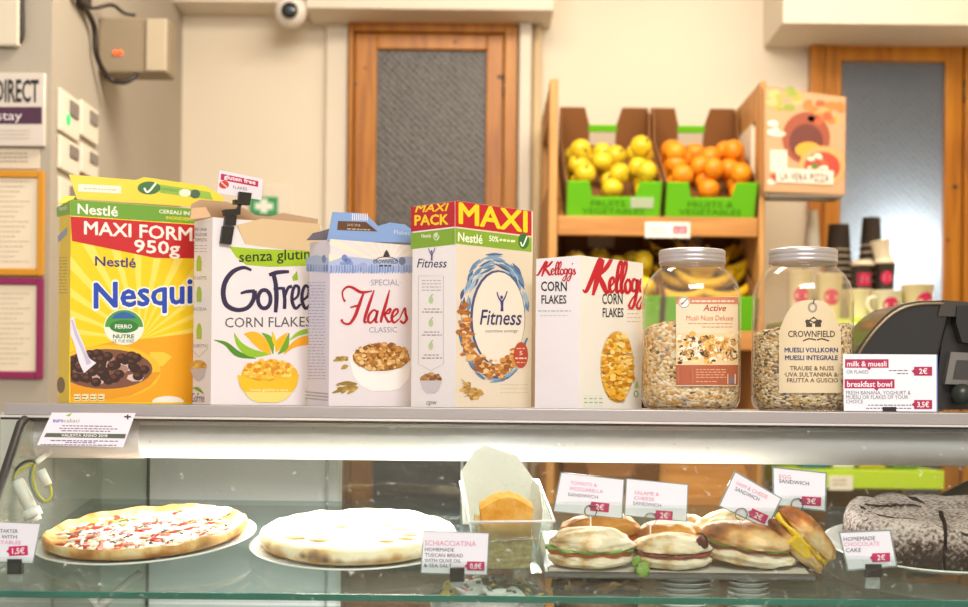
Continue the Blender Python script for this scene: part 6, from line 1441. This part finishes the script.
def wrapper_mb(c1, c2, mark):
    mb = MB(); m1 = M(c1, rough=.3); m2 = M(c2, rough=.3)
    bm = bmesh.new(); bmesh.ops.create_grid(bm, x_segments=8, y_segments=6, size=1)
    top = [(v.co.x, v.co.y) for v in bm.verts]; bm.free()
    mb.blob((0, 0, 0), .019, .013, .007, m1, sub=3, shape=lambda p: Vector((max(-.85, min(.85, p.x * 1.2)), max(-.9, min(.9, p.y * 1.2)), p.z)))
    for sx in (-1, 1): mb.prism([(sx * .015, -.009, 0), (sx * .024, -.012, .001), (sx * .024, .012, -.001), (sx * .015, .009, 0)], (0, 0, .001), m2)
    if mark: mb.blob((0, 0, .0035), .009, .006, .0042, m2, sub=2)
    return mb
def heap(x, rx, Y, ry, z0, cols, n, label, group, name):
    for k in range(n):
        c1, c2 = cols[k % len(cols)]; o = wrapper_mb(c1, c2, True).build(name)
        q = math.sqrt((k + .5) / n); a = k * 2.4; lay = 0 if q > .55 else 1
        o.location = (x + rx * .82 * q * math.cos(a), Y + ry * .78 * q * math.sin(a), z0 + .012 * (1 - q) * 1.6 + rg.uniform(0, .004))
        o.rotation_euler = (rg.uniform(-.7, .9), rg.uniform(-.5, .5), rg.uniform(0, 3.1)); tag(o, label, 'sweet', group)
mb = MB(); mb.lathe([(0, 0), (.9, 0), (.92, .9), (0, 1)], M('#6a5540', rough=.8, var=.3, vs=40), n=32, T=Matrix.Diagonal((brx * .84, .075, .129, 1)))
o = mb.build('basket_filling', b1); o.location = (0, 0, .008)
mb = MB(); mb.lathe([(0, 0), (.9, 0), (.92, .9), (0, 1)], M('#4a3322', rough=.8, var=.3, vs=40), n=32, T=Matrix.Diagonal((crx * .80, .068, .133, 1)))
o = mb.build('basket_filling', b2); o.location = (0, 0, .009)
heap(bx, brx, 2.41, .09, -.304, [('#efe9e2', '#c0203a'), ('#d9b21c', '#2a2420'), ('#3a2a24', '#d9b24a'), ('#efe9e2', '#5a2a3a')], 34, 'paper wrapped sweet heaped in the clear basket', 'wrapped sweets in the clear basket', 'wrapped_sweet')
heap(cx_, crx, 2.44, .09, -.296, [('#7a4a28', '#c9963c'), ('#5a3420', '#b0793a'), ('#9a6a34', '#e0b860')], 30, 'gold and brown wrapped chocolate heaped in the brown basket', 'chocolates in the brown basket', 'wrapped_chocolate')
mb = MB(); A = at(775, 596, 2.5); B = at(1000, 596, 2.5); mb.box(A.x, B.x, 2.46, 2.72, -.44, A.z, M('#4f4b48', rough=.35, metal=.5), bevel=.008)
world_thing(mb, 'storage_tin', 'dark metal tin below the chocolate cake under the glass shelf', 'tin', ((A.x + B.x) / 2, 2.6, -.44))

# ---------------------------------------------------------------- finer pieces belong to the part they sit on
def under(root, child, part):
    P = [c for c in root.children if c.name.split('.')[0] == part]
    for c in [c for c in root.children if c.name.split('.')[0] == child]:
        if P and c.matrix_basis == P[0].matrix_basis: c.parent = P[0]
for o in list(SC.objects):
    if o.parent: continue
    k = o.name.split('.')[0]
    for key, ch, pa in (('price_card', 'stick', 'ring'), ('price_card', 'clip_foot', 'clip'), ('junction_box', 'indicator_light', 'cover'), ('security_camera', 'lens', 'housing'), ('door_1', 'glass_pane', 'door_leaf'), ('door_2', 'glass_pane', 'door_leaf'),
                        ('fruit_rack', 'paper_note', 'side_panel'), ('lamp_holder', 'socket_cap', 'sleeve'), ('card_clip', 'upper_jaw', 'neck'), ('counter_scale', 'trim_rim', 'domed_cover'), ('display_case', 'shelf_edge', 'glass_shelf'), ('display_case', 'front_lip', 'top_shelf'),
                        ('cup_shelf', 'riser_step', 'shelf_board'), ('pizza', 'tomato_strips', 'cheese'), ('pizza', 'cheese_heap', 'cheese'), ('pizza', 'mozzarella_shreds', 'cheese'), ('glass_dish', 'rim', 'body'), ('case_light', 'diffuser', 'housing')):
        if k == key: under(o, ch, pa)
bpy.context.view_layer.update()
